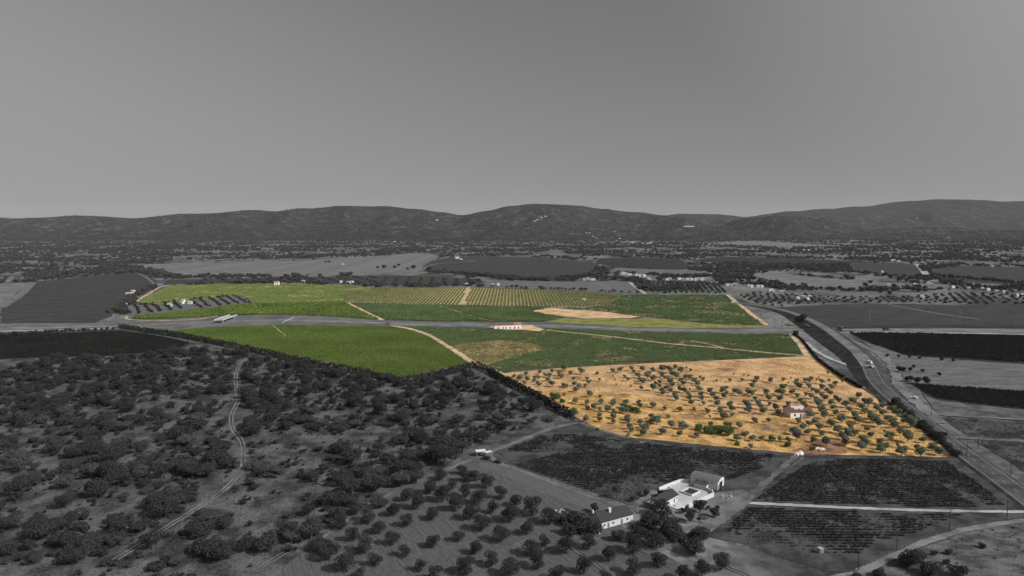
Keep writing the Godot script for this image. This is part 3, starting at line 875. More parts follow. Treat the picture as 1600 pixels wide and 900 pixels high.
	track("dirt_track", [Vector3(302.3, 0, -693.9), Vector3(290.6, 0, -643.8), Vector3(286.9, 0, -603.3), Vector3(288.9, 0, -578), Vector3(293.3, 0, -559.8), Vector3(289.8, 0, -545), Vector3(282.2, 0, -526.5)], 5.0, 0.5, bright, "bright farm lane below the embankment", 0.5)
	track("dirt_track", [Vector3(309.2, 0, -664.4), Vector3(313.6, 0, -647.1), Vector3(301.3, 0, -609.2), Vector3(290.8, 0, -580.7)], 2.5, 0.5, dust, "thin curved path on the grass triangle", 0.4)
	track("dirt_track", [Vector3(356, 0, -721.9), Vector3(349.3, 0, -675.1), Vector3(344.6, 0, -634), Vector3(327.2, 0, -580.7), Vector3(310.8, 0, -542.6), Vector3(292.5, 0, -509.1), Vector3(280.9, 0, -473.9), Vector3(269.9, 0, -436.9), Vector3(260.4, 0, -405.1)], 8.0, 0.4, worn_ground("palecut", grey(0.12), grey(0.19), 25.0), "pale gravel strip between the curved road and the fields", 1.5)
	track("dirt_track", [Vector3(266.7, 0, -424.8), Vector3(282.1, 0, -420.4), Vector3(316.1, 0, -411.9), Vector3(357.8, 0, -392.1)], 3.5, 0.5, dust, "pale lane dividing the straw strip from the scrub", 0.4)
	track("dirt_track", [Vector3(246.8, 0, -377.5), Vector3(259.8, 0, -375.2), Vector3(285.2, 0, -370.6), Vector3(317.1, 0, -366.2)], 4.0, 0.46, worn_ground("palecut", grey(0.12), grey(0.19), 25.0), "faint lane through the scrub field", 0.8)
	track("dirt_track", [Vector3(97.2, 0, -286.2), Vector3(110.6, 0, -284.8), Vector3(136.6, 0, -281.5), Vector3(162.5, 0, -278.9), Vector3(188.5, 0, -277.2), Vector3(214.9, 0, -276.6), Vector3(241.5, 0, -276.3)], 2.6, 0.3, bright, "bright straight lane between two dark vineyards", 0.4)
	track("dirt_track", [Vector3(109, 0, -222.2), Vector3(121.4, 0, -227.4), Vector3(140.1, 0, -239), Vector3(158.6, 0, -250.1), Vector3(183, 0, -261.1), Vector3(208.7, 0, -268.2), Vector3(239.9, 0, -274.4)], 3.2, 0.3, worn_ground("rutdust", grey(0.13), grey(0.2), 6.0), "winding pale farm track with fences", 0.5)
	track("dirt_track", [Vector3(148.9, 0, -346.3), Vector3(139.3, 0, -335.7), Vector3(123.9, 0, -316.4), Vector3(110.1, 0, -299.1), Vector3(102.5, 0, -289.7), Vector3(97.2, 0, -286.2), Vector3(88.4, 0, -284.8)], 2.8, 0.3, worn_ground("softdust", grey(0.085), grey(0.135), 6.0), "dusty track from the cairn down to the farm", 0.9)
	track("dirt_track", [Vector3(102.1, 0, -288.3), Vector3(91.5, 0, -276.9), Vector3(83.3, 0, -267.6), Vector3(76.3, 0, -261.1)], 5.0, 0.31, dust, "dusty track round the farm's vineyard corner", 1.0)
	sheet("farm_yard", pv([92.3, -297.6, 105, -301.3, 107.5, -291.8, 100.4, -283.5, 90.4, -273.7, 78.5, -264.6, 74.2, -267.6, 68.1, -269.4, 65.9, -276.9, 79.4, -282.2]), 0.28, dust, "dusty forecourt of the walled farm", 1.0, 4)
	track("dirt_track", [Vector3(41.1, 0, -407.8), Vector3(26.7, 0, -397.2), Vector3(11, 0, -379.9), Vector3(-1.8, 0, -364), Vector3(-10.9, 0, -353.4), Vector3(-12, 0, -345.3), Vector3(-6.5, 0, -335.7)], 3.6, 0.3, dust, "pale track bending round the fenced vineyard", 0.6)
	track("dirt_track", [Vector3(-6.5, 0, -334.8), Vector3(9.3, 0, -319.7), Vector3(26.3, 0, -301.3), Vector3(41.7, 0, -286.9), Vector3(50.1, 0, -278.9)], 3.0, 0.3, dust, "pale fence-line track below the vineyard", 0.5)
	track("dirt_track", [Vector3(-34.3, 0, -323.2), Vector3(-27.2, 0, -332.1), Vector3(-19.8, 0, -341.4), Vector3(-14.9, 0, -344.3)], 3.0, 0.3, dust, "short pale track to the machinery shed", 0.5)
	track("dirt_track", [Vector3(66.7, 0, -375.2), Vector3(88.5, 0, -367.8), Vector3(120.3, 0, -357), Vector3(152.5, 0, -347.8), Vector3(198.9, 0, -343.9), Vector3(231.1, 0, -341.4)], 5.0, 0.24, mats["vinesoil"], "dark headland along the foot of the olive grove", 0.5)
	ruts([Vector3(-240.4, 0, -609.2), Vector3(-231.3, 0, -567.4), Vector3(-209.9, 0, -509.1), Vector3(-188.9, 0, -461.5), Vector3(-177.1, 0, -421.9), Vector3(-164.2, 0, -392.1), Vector3(-150.5, 0, -370.6), Vector3(-138.3, 0, -341.4), Vector3(-132.8, 0, -325.8), Vector3(-131, 0, -309.1), Vector3(-131.5, 0, -291.8), Vector3(-134.5, 0, -276.9), Vector3(-137.6, 0, -261.7), Vector3(-139.7, 0, -249.1), Vector3(-142.6, 0, -235.2)], 1.9, 0.8, 0.3, worn_ground("rutdust", grey(0.13), grey(0.2), 6.0), "two-rut track winding through the oak wood")
	ruts([Vector3(-91.5, 0, -222.2), Vector3(-84.1, 0, -239), Vector3(-75.8, 0, -250.6), Vector3(-58.1, 0, -248), Vector3(-37.2, 0, -238)], 1.7, 0.5, 0.3, dust, "faint ruts at the edge of the orchard")
	ruts([Vector3(-32.7, 0, -222.2), Vector3(-18.1, 0, -231), Vector3(-2.4, 0, -242.9), Vector3(12.4, 0, -254.4), Vector3(25.8, 0, -252.2), Vector3(38.6, 0, -247), Vector3(54.8, 0, -233.3), Vector3(63.2, 0, -222.2)], 1.7, 0.5, 0.3, dust, "faint ruts curving below the farm trees")
	ruts([Vector3(15, 0, -256.1), Vector3(23.7, 0, -242.9), Vector3(29.7, 0, -233.3), Vector3(34.9, 0, -222.2)], 1.7, 0.5, 0.32, dust, "short ruts turning off below the farm trees")
	ruts([Vector3(-31.6, 0, -222.2), Vector3(-41.9, 0, -238), Vector3(-53.1, 0, -253.3), Vector3(-69.9, 0, -276.9)], 1.6, 0.45, 0.3, dust, "ruts between two rows of young trees")
	ruts([Vector3(49.9, 0, -256.1), Vector3(61.4, 0, -241.9), Vector3(73, 0, -233.3), Vector3(82.8, 0, -222.2)], 1.6, 0.45, 0.3, dust, "ruts beside the fenced vineyard's lower corner")

func worn_ground(key: String, a: Color, b: Color, tile: float) -> StandardMaterial3D:
	return soil(key, a, b, tile, tile * 14.0, 0.8, 0.02)

func earthy() -> StandardMaterial3D:
	return worn_ground("strawdust", Color(0.30, 0.25, 0.13), Color(0.46, 0.38, 0.22), 8.0)

func curved_road(asphalt: Material, paint: Material) -> void:
	var line := smooth_line([Vector3(325.4, 0.5, -1077.7), Vector3(353.5, 0.7, -1040.3), Vector3(370.1, 1.5, -992.2), Vector3(375.6, 3, -924.4), Vector3(363.8, 5.5, -832.5), Vector3(346.9, 6.5, -747.4), Vector3(329.4, 6, -674.2), Vector3(313.4, 5, -610.7), Vector3(294.9, 4, -556.2), Vector3(276.7, 2.6, -510.7), Vector3(268, 1.4, -479.5), Vector3(261.1, 0.7, -448.7), Vector3(252.4, 0.6, -411.2), Vector3(243.4, 0.6, -372.2), Vector3(236.5, 0.6, -340.7), Vector3(231.3, 0.6, -314.8), Vector3(225.3, 0.6, -286.8), Vector3(218.5, 0.6, -254.8), Vector3(210.8, 0.6, -217), Vector3(202.2, 0.6, -175.6)], 4.0)
	# embankment: slopes down to the ground on both sides
	var s := st()
	var prev := []
	for i in line.size():
		var d := line[mini(i + 1, line.size() - 1)] - line[maxi(i - 1, 0)]
		d.y = 0
		var side := Vector3(-d.z, 0, d.x).normalized()
		var h := line[i].y
		var now := [line[i] - side * (6.2 + h * 2.0), line[i] - side * 6.0, line[i] + side * 6.0, line[i] + side * (6.2 + h * 2.0)]
		now[0].y = 0.1
		now[3].y = 0.1
		for k in prev.size() - 1:
			for q in [prev[k], now[k], now[k + 1], prev[k], now[k + 1], prev[k + 1]]:
				s.set_uv(Vector2(q.x, q.z))
				s.set_uv2(Vector2(q.x, q.z))
				s.add_vertex(q)
		prev = now
	s.generate_normals()
	tag(obj("embankment", s.commit(), soil("bank", grey(0.04), grey(0.075), 14.0, 80.0, 0.75)), "dark grassy embankment carrying the curved road", "", "", "structure")
	var join := int(line.size() * 0.58)
	var o := obj("curved_road", ribbon(line, [[-5.6, 0.06], [5.6, 0.06]], 0.0, 0, join), worn_ground("paleasphalt", grey(0.12), grey(0.17), 9.0))
	obj("road_section", ribbon(line, [[-5.6, 0.06], [5.6, 0.06]], 0.0, join), asphalt, o)
	tag(o, "grey two-lane road curving along the olive grove", "", "", "structure")
	for x in [-4.7, 4.7]:
		obj("edge_line", ribbon(line, [[x - 0.07, 0.075], [x + 0.07, 0.075]]), paint, o)
	var i := 2
	while i < line.size() - 3:
		obj("lane_dash", ribbon(line, [[-0.08, 0.075], [0.08, 0.075]], 0.0, i, i + 1), paint, o)
		i += 3
	# crash barriers along the raised stretch
	for f in [-1, 1]:
		var from := 12
		var to := int(line.size() * 0.54)
		var root := thing("crash_barrier", "steel crash barrier on the %s side of the raised road" % ("grove" if f < 0 else "field"), "crash barrier", line[from])
		var rail := ribbon(line, [[f * 5.35, 0.45], [f * 5.35, 0.8]], 0.0, from, to)
		var r := obj("rail", rail, flat("dark_steel", grey(0.09), 0.5), root)
		r.position = -line[from]
		for k in range(from, to, 1):
			var d := line[k + 1] - line[k - 1]
			var side := Vector3(-d.z, 0, d.x).normalized()
			var p := obj("post", mats_box(Vector3(0.12, 0.85, 0.12)), flat("dark_steel", grey(0.09), 0.5), root)
			p.position = line[k] + side * f * 5.45 + Vector3(0, 0.38, 0) - line[from]
	# the bridge opening where the main road passes below
	var b := thing("road_bridge", "concrete underpass walls where the curved road crosses the main road", "bridge", Vector3(360.8, 0, -780.4))
	b.rotation.y = 0.0
	for f in [-1, 1]:
		part("wing_wall", b, worn("concrete", grey(0.2), grey(0.3), 4.0), [[Vector3(f * 17.0 - 1.0, 2.4, f * 4.0), Vector3(0.6, 4.8, 13.0)]])
	# small overbridge crossing the cutting of the main road
	var c := thing("overbridge", "small overbridge with white concrete parapets across the main road's cutting", "bridge", Vector3(-361.5, 0, -854.7))
	c.rotation.y = deg_to_rad(91.0)
	part("deck", c, worn("concrete", grey(0.2), grey(0.3), 4.0), [[Vector3(0, 3.2, 0), Vector3(46, 0.9, 9)]])
	for f in [-1, 1]:
		part("parapet", c, worn("white_concrete", grey(0.28), grey(0.42), 4.0), [[Vector3(0, 4.1, f * 4.7), Vector3(48, 1.7, 0.7)]])
		part("pier", c, worn("concrete", grey(0.2), grey(0.3), 4.0), [[Vector3(f * 18, 1.4, 0), Vector3(1.4, 2.7, 8)]])
	for q in [Vector3(-284.2, 0, -860.6)]:
		var ch := thing("drain_channel", "pale concrete drain channel down the road cutting", "drain", q, deg_to_rad(91.0))
		part("floor_slab", ch, worn("white_concrete", grey(0.28), grey(0.42), 4.0), [[Vector3(0, 0.42, 0), Vector3(50, 0.12, 0.7)]])
		for f in [-1, 1]:
			part("kerb", ch, worn("white_concrete", grey(0.28), grey(0.42), 4.0), [[Vector3(0, 0.55, f * 0.45), Vector3(50, 0.3, 0.2)]])

func mats_box(size: Vector3) -> Mesh:
	var key := "box%s" % size
	if not crowns.has(key):
		var s := st()
		box(s, Vector3.ZERO, size)
		crowns[key] = done(s)
	return crowns[key]

# ---------------------------------------------------------------- vineyards

var B_FRONT := pv([-397.8, -766.1, -351.8, -790.2, -284.9, -813.3, -139.8, -797.8, -116.9, -770.8, -90.9, -726.1, -62.1, -653.9, -37.4, -586.2, -87.1, -531, -129.1, -564.9, -251.1, -660.8, -325, -713.7])
var B_MIDDLE := pv([-135.3, -802.9, -29.9, -790.2, 37.3, -787.7, 144.3, -761.4, 213.9, -752.3, 310.1, -743.4, 272.9, -621.3, 189.4, -603.3, 112.1, -589, 37.8, -567.4, -8.9, -549.8, -30.5, -583.4, -60.3, -667.9, -87.6, -739])
var B_LIME := pv([-588.5, -1064, -679.9, -1346.9, -609, -1376.1, -487.3, -1398.8, -304.4, -1346.9, -258.2, -1305.3, -293.1, -1151.1, -256.1, -1064, -388.7, -1029.3, -447.6, -1140.8, -479.8, -1172.5, -504.7, -1091.5, -534.5, -1029.3])
var B_STRIP := pv([-486.9, -866.5, -497.1, -887.9, -435.7, -981.3, -397.4, -1042, -254, -1055.1, -165.3, -860.6, -255.5, -900.6, -319.6, -913.7, -390.4, -897.4, -445.7, -872.5])
var B_ROWS := pv([-293.1, -1151.1, -258.2, -1305.3, -74.2, -1312.1, 104.8, -1235.4, 193.5, -1172.5, 142.3, -1004.7, 0, -1004.7, -74.9, -1016.9, -255, -1059.5])
var B_BACK := pv([-248.9, -1046.4, -74.6, -1012.8, 0, -996.8, 58.4, -996.8, 25, -944.5, 44.8, -910.4, 66.5, -878.6, 39.9, -843.3, -79.8, -843.3, -162.8, -860.6])
var B_RIGHT := pv([193.5, -1172.5, 370.4, -1172.5, 306.7, -815.9, 270.4, -815.9, 223.5, -843.3, 169.7, -897.4, 133.9, -944.5, 74.2, -981.3, 142.3, -1004.7])
var B_VERGE := pv([39.9, -843.3, 66, -872.5, 156.3, -869.5, 174.5, -878.6, 222, -837.7, 268.6, -810.6, 302.2, -808, 297.5, -795.2, 209.6, -790.2, 151.1, -797.8])

func vineyards() -> void:
	var bright := leafy("vine_bright", Color(0.148, 0.207, 0.05))
	var cool := leafy("vine_cool", Color(0.135, 0.195, 0.085))
	var lime := leafy("vine_lime", Color(0.24, 0.30, 0.10))
	var black := leafy("vine_grey", grey(0.024))
	var house_yard := pv([-33.9, -795.2, -23.2, -815.9, 27.2, -821.2, 40.7, -780.4, 30.3, -761.4, 11, -770.8, -7.3, -770.8])
	var sparse := pv([-63.1, -664.4, -45.8, -690.1, -13.4, -705.6, 25.9, -682.5, 30.7, -647.1, 0, -609.2, -21.9, -575.3, -37.3, -603.3])
	var track_mid := pv([31.5, -792.7, 51.3, -773.2, 104.8, -736.8, 157.6, -692, 202.4, -666.1, 233, -645.5, 274.3, -624.4, 270.3, -615.2, 229.5, -635.6, 199.3, -655.6, 155.1, -680.7, 103, -724, 50.4, -759.1])
	vines(B_FRONT, 12.0, 2.3, 2.1, 2.3, bright, "bright green vines in front of the main road", -0.75)
	vines(B_MIDDLE, 20.0, 2.5, 2.2, 2.2, cool, "deep green vines between the dirt track and the olive grove", -0.3, [house_yard, track_mid, sparse])
	vines(sparse, 20.0, 3.2, 3.0, 1.9, leafy("vine_thin", Color(0.22, 0.22, 0.09)), "thin yellowing vines on the dry patch by the dirt track", -0.05)
	vines(B_LIME, 60.0, 4.5, 3.2, 3.0, lime, "yellow-green vines behind the tree-lined parcel", -0.15)
	vines(B_STRIP, 30.0, 3.2, 2.6, 3.2, bright, "bright green vines between the tree-lined parcel and the main road", -0.8)
	vines(B_ROWS, 90.0, 5.6, 2.2, 3.0, leafy("vine_row_green", Color(0.19, 0.22, 0.085)), "vines in long parallel rows on straw-coloured soil", -0.8, [], 0.07)
	vines(B_BACK, 25.0, 3.2, 2.6, 3.1, cool, "deep green vines in front of the striped vineyard", -0.6)
	var pond := pv([115.3, -1110.7, 158.6, -1120.6, 151.9, -1037.8, 106.9, -1029.3])
	vines(B_RIGHT, 75.0, 3.4, 2.8, 2.9, cool, "deep green vines beside the curved road's far end", -0.12, [pond])
	vines(pv([380, -763.7, 443.4, -754.6, 555.6, -732.5, 616.2, -721.9, 479.9, -559.8, 448.4, -589, 405.5, -609.2, 365.1, -627.6, 367.3, -678.8, 371, -717.8]), 5.0, 2.6, 2.4, 2.4, black, "black-looking vines between the straight road and the pale strip", -0.7)
	vines(pv([303.9, -507, 332.1, -496.8, 369.4, -483.2, 397.3, -461.5, 361.5, -419, 335.9, -438.4, 311, -451.3, 295.3, -465, 298.7, -487]), 5.0, 2.2, 2.0, 2.3, black, "black-looking vines in the strip beside the curved road", -0.9)
	vines(pv([-637.2, -730.4, -563.8, -743.4, -484.9, -752.3, -442.8, -766.1, -380.9, -730.4, -330.7, -690.1, -324.4, -650.5, -368, -624.4, -430.8, -612.2, -520.5, -594.6]), 3.0, 2.6, 2.4, 2.5, black, "black-looking vines below the main road by the oak wood", -0.8)
	var notch := pv([-6.8, -351.3, 0, -354.4, 22.9, -349.3, 6.5, -337.6, 0, -332.1])
	vineyard(pv([-2.7, -356.5, 18.3, -381.1, 40.4, -382.3, 70.8, -367.8, 103, -356.5, 137, -348.3, 126.2, -330.2, 106.5, -314.7, 95, -306.7, 84.3, -317.2, 62.7, -301.3, 51.8, -289, 38.7, -296.1, 21.3, -314.7, 1.9, -333]), 1.0, 2.4, 0.9, 1.85, black, "dark fenced vineyard between the shed and the walled farm", -0.22, [notch])
	vineyard(pv([106.5, -289, 127.8, -313.1, 152.4, -337.6, 171.2, -341.4, 197, -340.5, 221.5, -337.6, 217.2, -307.5, 211.9, -282.8, 185.6, -281.2, 138.2, -284.8]), 1.0, 2.4, 0.9, 1.85, black, "dark vineyard between the olive grove and the bright lane", -0.3)
	vineyard(pv([82.3, -257.7, 100.9, -280.8, 134.8, -277.6, 165.5, -274.7, 198.6, -274.4, 174.4, -267.6, 157.5, -256.6, 139, -250.1, 126.6, -239.9, 112.1, -239, 101.6, -248, 92.2, -252.2]), 1.0, 2.4, 0.9, 1.85, black, "dark patchy vineyard below the bright lane", -0.12)
	hedge([Vector3(-462.4, 0, -795.2), Vector3(-411.3, 0, -761.4), Vector3(-338.5, 0, -713.7), Vector3(-242.2, 0, -637.2), Vector3(-163.6, 0, -572.7), Vector3(-118.4, 0, -540.3), Vector3(-83.6, 0, -515.5), Vector3(-60.8, 0, -531), Vector3(-35.1, 0, -567.4)], 7.5, 5.0, leafy("hedge_dark", grey(0.03)), "long dark hedge along the front vineyard's lower edge")
	hedge([Vector3(-33.8, 0, -572.7), Vector3(-18.3, 0, -547.4), Vector3(-4.9, 0, -513.4), Vector3(13.6, 0, -473.9), Vector3(27.4, 0, -440), Vector3(37.9, 0, -416.1)], 8.0, 5.0, leafy("hedge_dark", grey(0.03)), "thick dark hedge between the oak wood and the olive grove")
	hedge([Vector3(309.4, 0, -743.4), Vector3(304.7, 0, -713.7), Vector3(290, 0, -660.8), Vector3(275.2, 0, -609.2), Vector3(264.3, 0, -554.8), Vector3(259.3, 0, -517.7), Vector3(257.6, 0, -494.9)], 3.4, 2.4, leafy("hedge_dark", grey(0.03)), "low dark hedge along the tan corner track")

# ---------------------------------------------------------------- the walled farm

func farm() -> void:
	var lime := worn("limewash", grey(0.36), grey(0.58), 3.0)
	var tiles := worn("grey_tiles", grey(0.042), grey(0.062), 3.0)
	var frame := flat("frame", grey(0.3))
	var hole := flat("door_wood", grey(0.12), 0.8)
	# the long house
	var h := thing("farmhouse", "long white farmhouse with grey roof and chimney among dark trees", "house", Vector3(40.3, 0.14, -267.6), deg_to_rad(30.3))
	gable(h, 16.2, 8.2, 3.0, 1.9, lime, tiles)
	for x in [-4.6, 2.2]:
		opening(h, "door", Vector3(x, 1.05, 4.12), Vector3(1.0, 2.1, 0.08), frame, hole)
	for x in [-6.6, -2.2, 5.0]:
		opening(h, "window", Vector3(x, 1.5, 4.12), Vector3(0.9, 0.9, 0.08), frame, hole)
	part("chimney", h, lime, [[Vector3(-1.6, 5.0, 0.9), Vector3(1.0, 2.3, 0.8)], [Vector3(-1.6, 6.2, 0.9), Vector3(1.2, 0.15, 1.0)]])
	part("chimney", h, lime, [[Vector3(-7.7, 3.3, -2.2), Vector3(0.6, 4.4, 0.9)]])
	tile_rows(h, 16.2, 8.2, 3.0, 1.9)
	# the courtyard house
	h = thing("farmhouse", "white house with grey tiled roof at the courtyard's edge", "house", Vector3(66.4, 0.14, -286.6), deg_to_rad(45.8))
	gable(h, 11.2, 6.4, 2.9, 1.6, lime, tiles)
	opening(h, "door", Vector3(2.4, 1.05, 3.22), Vector3(1.0, 2.1, 0.08), frame, hole)
	for x in [-2.8, 4.6]:
		opening(h, "window", Vector3(x, 1.5, 3.22), Vector3(0.9, 0.9, 0.08), frame, hole)
	part("chimney", h, lime, [[Vector3(4.6, 4.5, -0.6), Vector3(0.7, 2.2, 0.7)], [Vector3(4.6, 5.65, -0.6), Vector3(0.9, 0.12, 0.9)]])
	part("terrace", h, worn("paving", grey(0.34), grey(0.5), 5.0), [[Vector3(1.6, 0.1, 6.2), Vector3(8.6, 0.2, 6.0)]])
	part("terrace_wall", h, lime, [[Vector3(1.6, 0.6, 9.1), Vector3(8.6, 0.9, 0.3)]])
	part("outhouse", h, worn("render", grey(0.1), grey(0.14), 4.0), [[Vector3(-8.0, 1.2, -1.2), Vector3(4.6, 2.4, 4.0)]])
	tile_rows(h, 11.2, 6.4, 2.9, 1.6)
	# warehouse with a low vaulted roof
	var w := thing("warehouse", "white warehouse with a low vaulted grey roof and a dark doorway", "warehouse", Vector3(90.6, 0.14, -307.2), deg_to_rad(-36.9))
	var s := st()
	var prof := []
	for k in 9:
		var a := -1.0 + k / 4.0
		prof.append(Vector2(a * 4.0, 3.6 + (1.0 - a * a) * 1.15))
	for k in 8:
		quad(s, Vector3(-6.7, prof[k].y + 0.1, prof[k].x * 1.04), Vector3(6.7, prof[k].y + 0.1, prof[k].x * 1.04), Vector3(6.7, prof[k + 1].y + 0.1, prof[k + 1].x * 1.04), Vector3(-6.7, prof[k + 1].y + 0.1, prof[k + 1].x * 1.04))
	obj("roof", done(s), worn("sheet_roof", grey(0.085), grey(0.125), 5.0), w)
	s = st()
	for e in [-1, 1]:
		if e < 0: quad(s, Vector3(e * 6.5, 0, -4), Vector3(e * 6.5, 0, 4), Vector3(e * 6.5, 3.6, 4), Vector3(e * 6.5, 3.6, -4))
		else:
			for q in [[-4.0, -1.5, 0.0], [1.7, 4.0, 0.0], [-1.5, 1.7, 3.0]]:
				quad(s, Vector3(6.5, q[2], q[0]), Vector3(6.5, q[2], q[1]), Vector3(6.5, 3.6, q[1]), Vector3(6.5, 3.6, q[0]))
		for k in 8:
			tri(s, Vector3(e * 6.5, 3.6, 0), Vector3(e * 6.5, prof[k].y, prof[k].x), Vector3(e * 6.5, prof[k + 1].y, prof[k + 1].x))
		quad(s, Vector3(-6.5, 0, e * 4), Vector3(6.5, 0, e * 4), Vector3(6.5, 3.6, e * 4), Vector3(-6.5, 3.6, e * 4))
	obj("wall", done(s), lime, w)
	part("door_frame", w, frame, [[Vector3(6.53, 1.5, -1.56), Vector3(0.2, 3.0, 0.12)], [Vector3(6.53, 1.5, 1.76), Vector3(0.2, 3.0, 0.12)], [Vector3(6.53, 3.06, 0.1), Vector3(0.2, 0.12, 3.44)]])
	part("door_leaf", w, hole, [[Vector3(7.3, 1.45, 2.6), Vector3(0.08, 2.9, 1.7), 0.9]])
	for x in [-3.6, 0.2, 3.8]:
		opening(w, "window", Vector3(x, 2.75, 4.03), Vector3(0.8, 0.6, 0.08), frame, hole)
	part("lean_to", w, lime, [[Vector3(-0.6, 1.15, 5.6), Vector3(6.0, 2.3, 3.0)]])
	part("lean_to_roof", w, tiles, [[Vector3(-0.6, 2.38, 5.7), Vector3(6.4, 0.14, 3.4)]])
	# courtyard: paved floor, perimeter wall, tank
	sheet("courtyard", pv([64, -294, 67, -299.7, 72.5, -304.6, 78.7, -309.3, 83.5, -309.5, 88, -303, 89.9, -296.4, 89.2, -292.8, 75.2, -280.6, 72.6, -285.6, 70.5, -289.8]), 0.36, worn_ground("paving_ground", grey(0.3), grey(0.5), 9.0), "pale paved courtyard of the walled farm", 0.0)
	var pts := [[Vector3(66.8, 0, -299.9), Vector3(72.5, 0, -304.9), 1.5], [Vector3(72.5, 0, -304.9), Vector3(78.6, 0, -309.7), 1.5], [Vector3(78.6, 0, -309.7), Vector3(83.4, 0, -309.9), 1.6], [Vector3(87.6, 0, -301), Vector3(89.9, 0, -296.6), 1.5], [Vector3(89.9, 0, -296.6), Vector3(89.3, 0, -292.6), 1.8], [Vector3(89.3, 0, -292.6), Vector3(75.1, 0, -280.3), 2.1]]
	var yard := thing("courtyard_wall", "white limewashed wall enclosing the farm courtyard", "wall", Vector3(76, 0.14, -295))
	for q in pts:
		var mid: Vector3 = (q[0] + q[1]) / 2.0 - Vector3(76, 0, -295)
		var d: Vector3 = q[1] - q[0]
		part("wall_panel", yard, lime, [[mid + Vector3(0, q[2] / 2, 0), Vector3(d.length() + 0.3, q[2], 0.35), atan2(-d.z, d.x)]])
	var tank := thing("water_tank", "open rectangular water tank with a white rim in the courtyard", "water tank", Vector3(80.1, 0.36, -297.0), deg_to_rad(42.0))
	for f in [-1, 1]:
		part("rim", tank, lime, [[Vector3(0, 0.4, f * 2.9), Vector3(6.8, 0.8, 0.3)]])
		part("rim", tank, lime, [[Vector3(f * 3.25, 0.4, 0), Vector3(0.3, 0.8, 5.5)]])
	part("water", tank, flat("tank_water", grey(0.03), 0.08), [[Vector3(0, 0.06, 0), Vector3(6.2, 0.1, 5.5)]])
	# terrace furniture
	for q in [Vector3(70.2, 0.34, -281.9), Vector3(71.6, 0.34, -283.6)]:
		var t := thing("garden_table", "small white garden table on the farmhouse terrace", "table", q, 0.4, "terrace tables")
		part("tabletop", t, lime, [[Vector3(0, 0.74, 0), Vector3(1.4, 0.06, 0.9)]])
		for x in [-0.6, 0.6]:
			for z in [-0.36, 0.36]: part("leg", t, lime, [[Vector3(x, 0.355, z), Vector3(0.07, 0.71, 0.07)]])
	# pale rubble and white blocks outside the gate
	for q in [[93.2, -292.5, 1.1], [95.0, -290.8, 0.9], [96.6, -292.0, 1.3], [98.0, -295.5, 0.8], [92.4, -289.6, 0.7], [100.4, -297.0, 0.7]]:
		var st_ := thing("stone_block", "loose pale stone block outside the farm gate", "stone", Vector3(q[0], 0.28, q[1]), rng.randf() * 3.0, "stone blocks by the gate")
		stone(st_, q[2], worn("pale_stone", grey(0.2), grey(0.32), 1.5))
	# a white board shelter by the lower trees
	var b := thing("board_shelter", "small white slanting board roof on posts beside a tree", "shelter", Vector3(67.1, 0, -246.5), deg_to_rad(-20.0))
	part("board", b, lime, [[Vector3(0, 1.7, 0), Vector3(3.6, 0.14, 1.2)]])
	for x in [-1.6, 1.6]:
		for z in [-0.45, 0.45]: part("post", b, frame, [[Vector3(x, 0.82, z), Vector3(0.12, 1.64, 0.12)]])
	# machinery shed
	h = thing("machinery_shed", "small open shed with a tilted white roof by the track", "shed", Vector3(-16.4, 0, -347.3), deg_to_rad(15.0))
	part("roof", h, lime, [[Vector3(0, 2.75, 0), Vector3(5.4, 0.16, 4.0)]])
	part("roof", h, lime, [[Vector3(3.6, 2.3, 1.5), Vector3(4.2, 0.14, 2.0), 0.5]])
	part("back_wall", h, worn("render", grey(0.1), grey(0.14), 4.0), [[Vector3(0, 1.33, -1.8), Vector3(5.0, 2.66, 0.2)]])
	for x in [-2.4, 2.4]: part("post", h, frame, [[Vector3(x, 1.33, 1.8), Vector3(0.18, 2.66, 0.18)]])
	car(Vector3(-7.1, 0, -335.7), deg_to_rad(-25.0), flat("dark_paint", grey(0.02), 0.35), "dark car parked below the machinery shed", "car")
	car(Vector3(-13.2, 0, -341.4), deg_to_rad(160.0), flat("grey_paint", grey(0.06), 0.4), "grey van parked beside the machinery shed", "van", 4.8, 2.1)
	# white object by the long house
	var p := thing("water_drum", "round white water drum on the grass below the long farmhouse", "drum", Vector3(34, 0, -256.6))
	s = st()
	tube(s, Vector3(0, 0, 0), Vector3(0, 1.0, 0), 0.5, 0.5, 12)
	obj("drum", done(s), lime, p)
	s = st()
	tube(s, Vector3(0, 1.0, 0), Vector3(0, 1.12, 0), 0.42, 0.3, 12)
	obj("lid", done(s), frame, p)
	# pump hut in the patchy vineyard
	h = thing("pump_hut", "tiny concrete pump hut in the patchy vineyard", "hut", Vector3(113.4, 0, -240.9), deg_to_rad(20.0))
	part("wall", h, worn("concrete", grey(0.2), grey(0.3), 4.0), [[Vector3(0, 0.9, 0), Vector3(1.6, 1.8, 1.4)]])
	part("roof", h, worn("concrete", grey(0.2), grey(0.3), 4.0), [[Vector3(0, 1.88, 0), Vector3(2.0, 0.15, 1.8)]])
	part("door", h, hole, [[Vector3(-0.1, 0.75, 0.72), Vector3(0.7, 1.4, 0.06)]])
	# heap of pale rubble
	for q in [[Vector3(18.3, 0, -276.9)], [Vector3(19.9, 0, -276.3)], [Vector3(21.8, 0, -276.9)], [Vector3(22.8, 0, -275.6)], [Vector3(20.8, 0, -277.9)]]:
		var r := thing("rubble_stone", "pale stone in the heap beside the long farmhouse", "stone", q[0], rng.randf() * 3.0, "rubble heap")
		stone(r, rng.randf_range(1.0, 1.7), worn("pale_stone", grey(0.2), grey(0.32), 1.5))

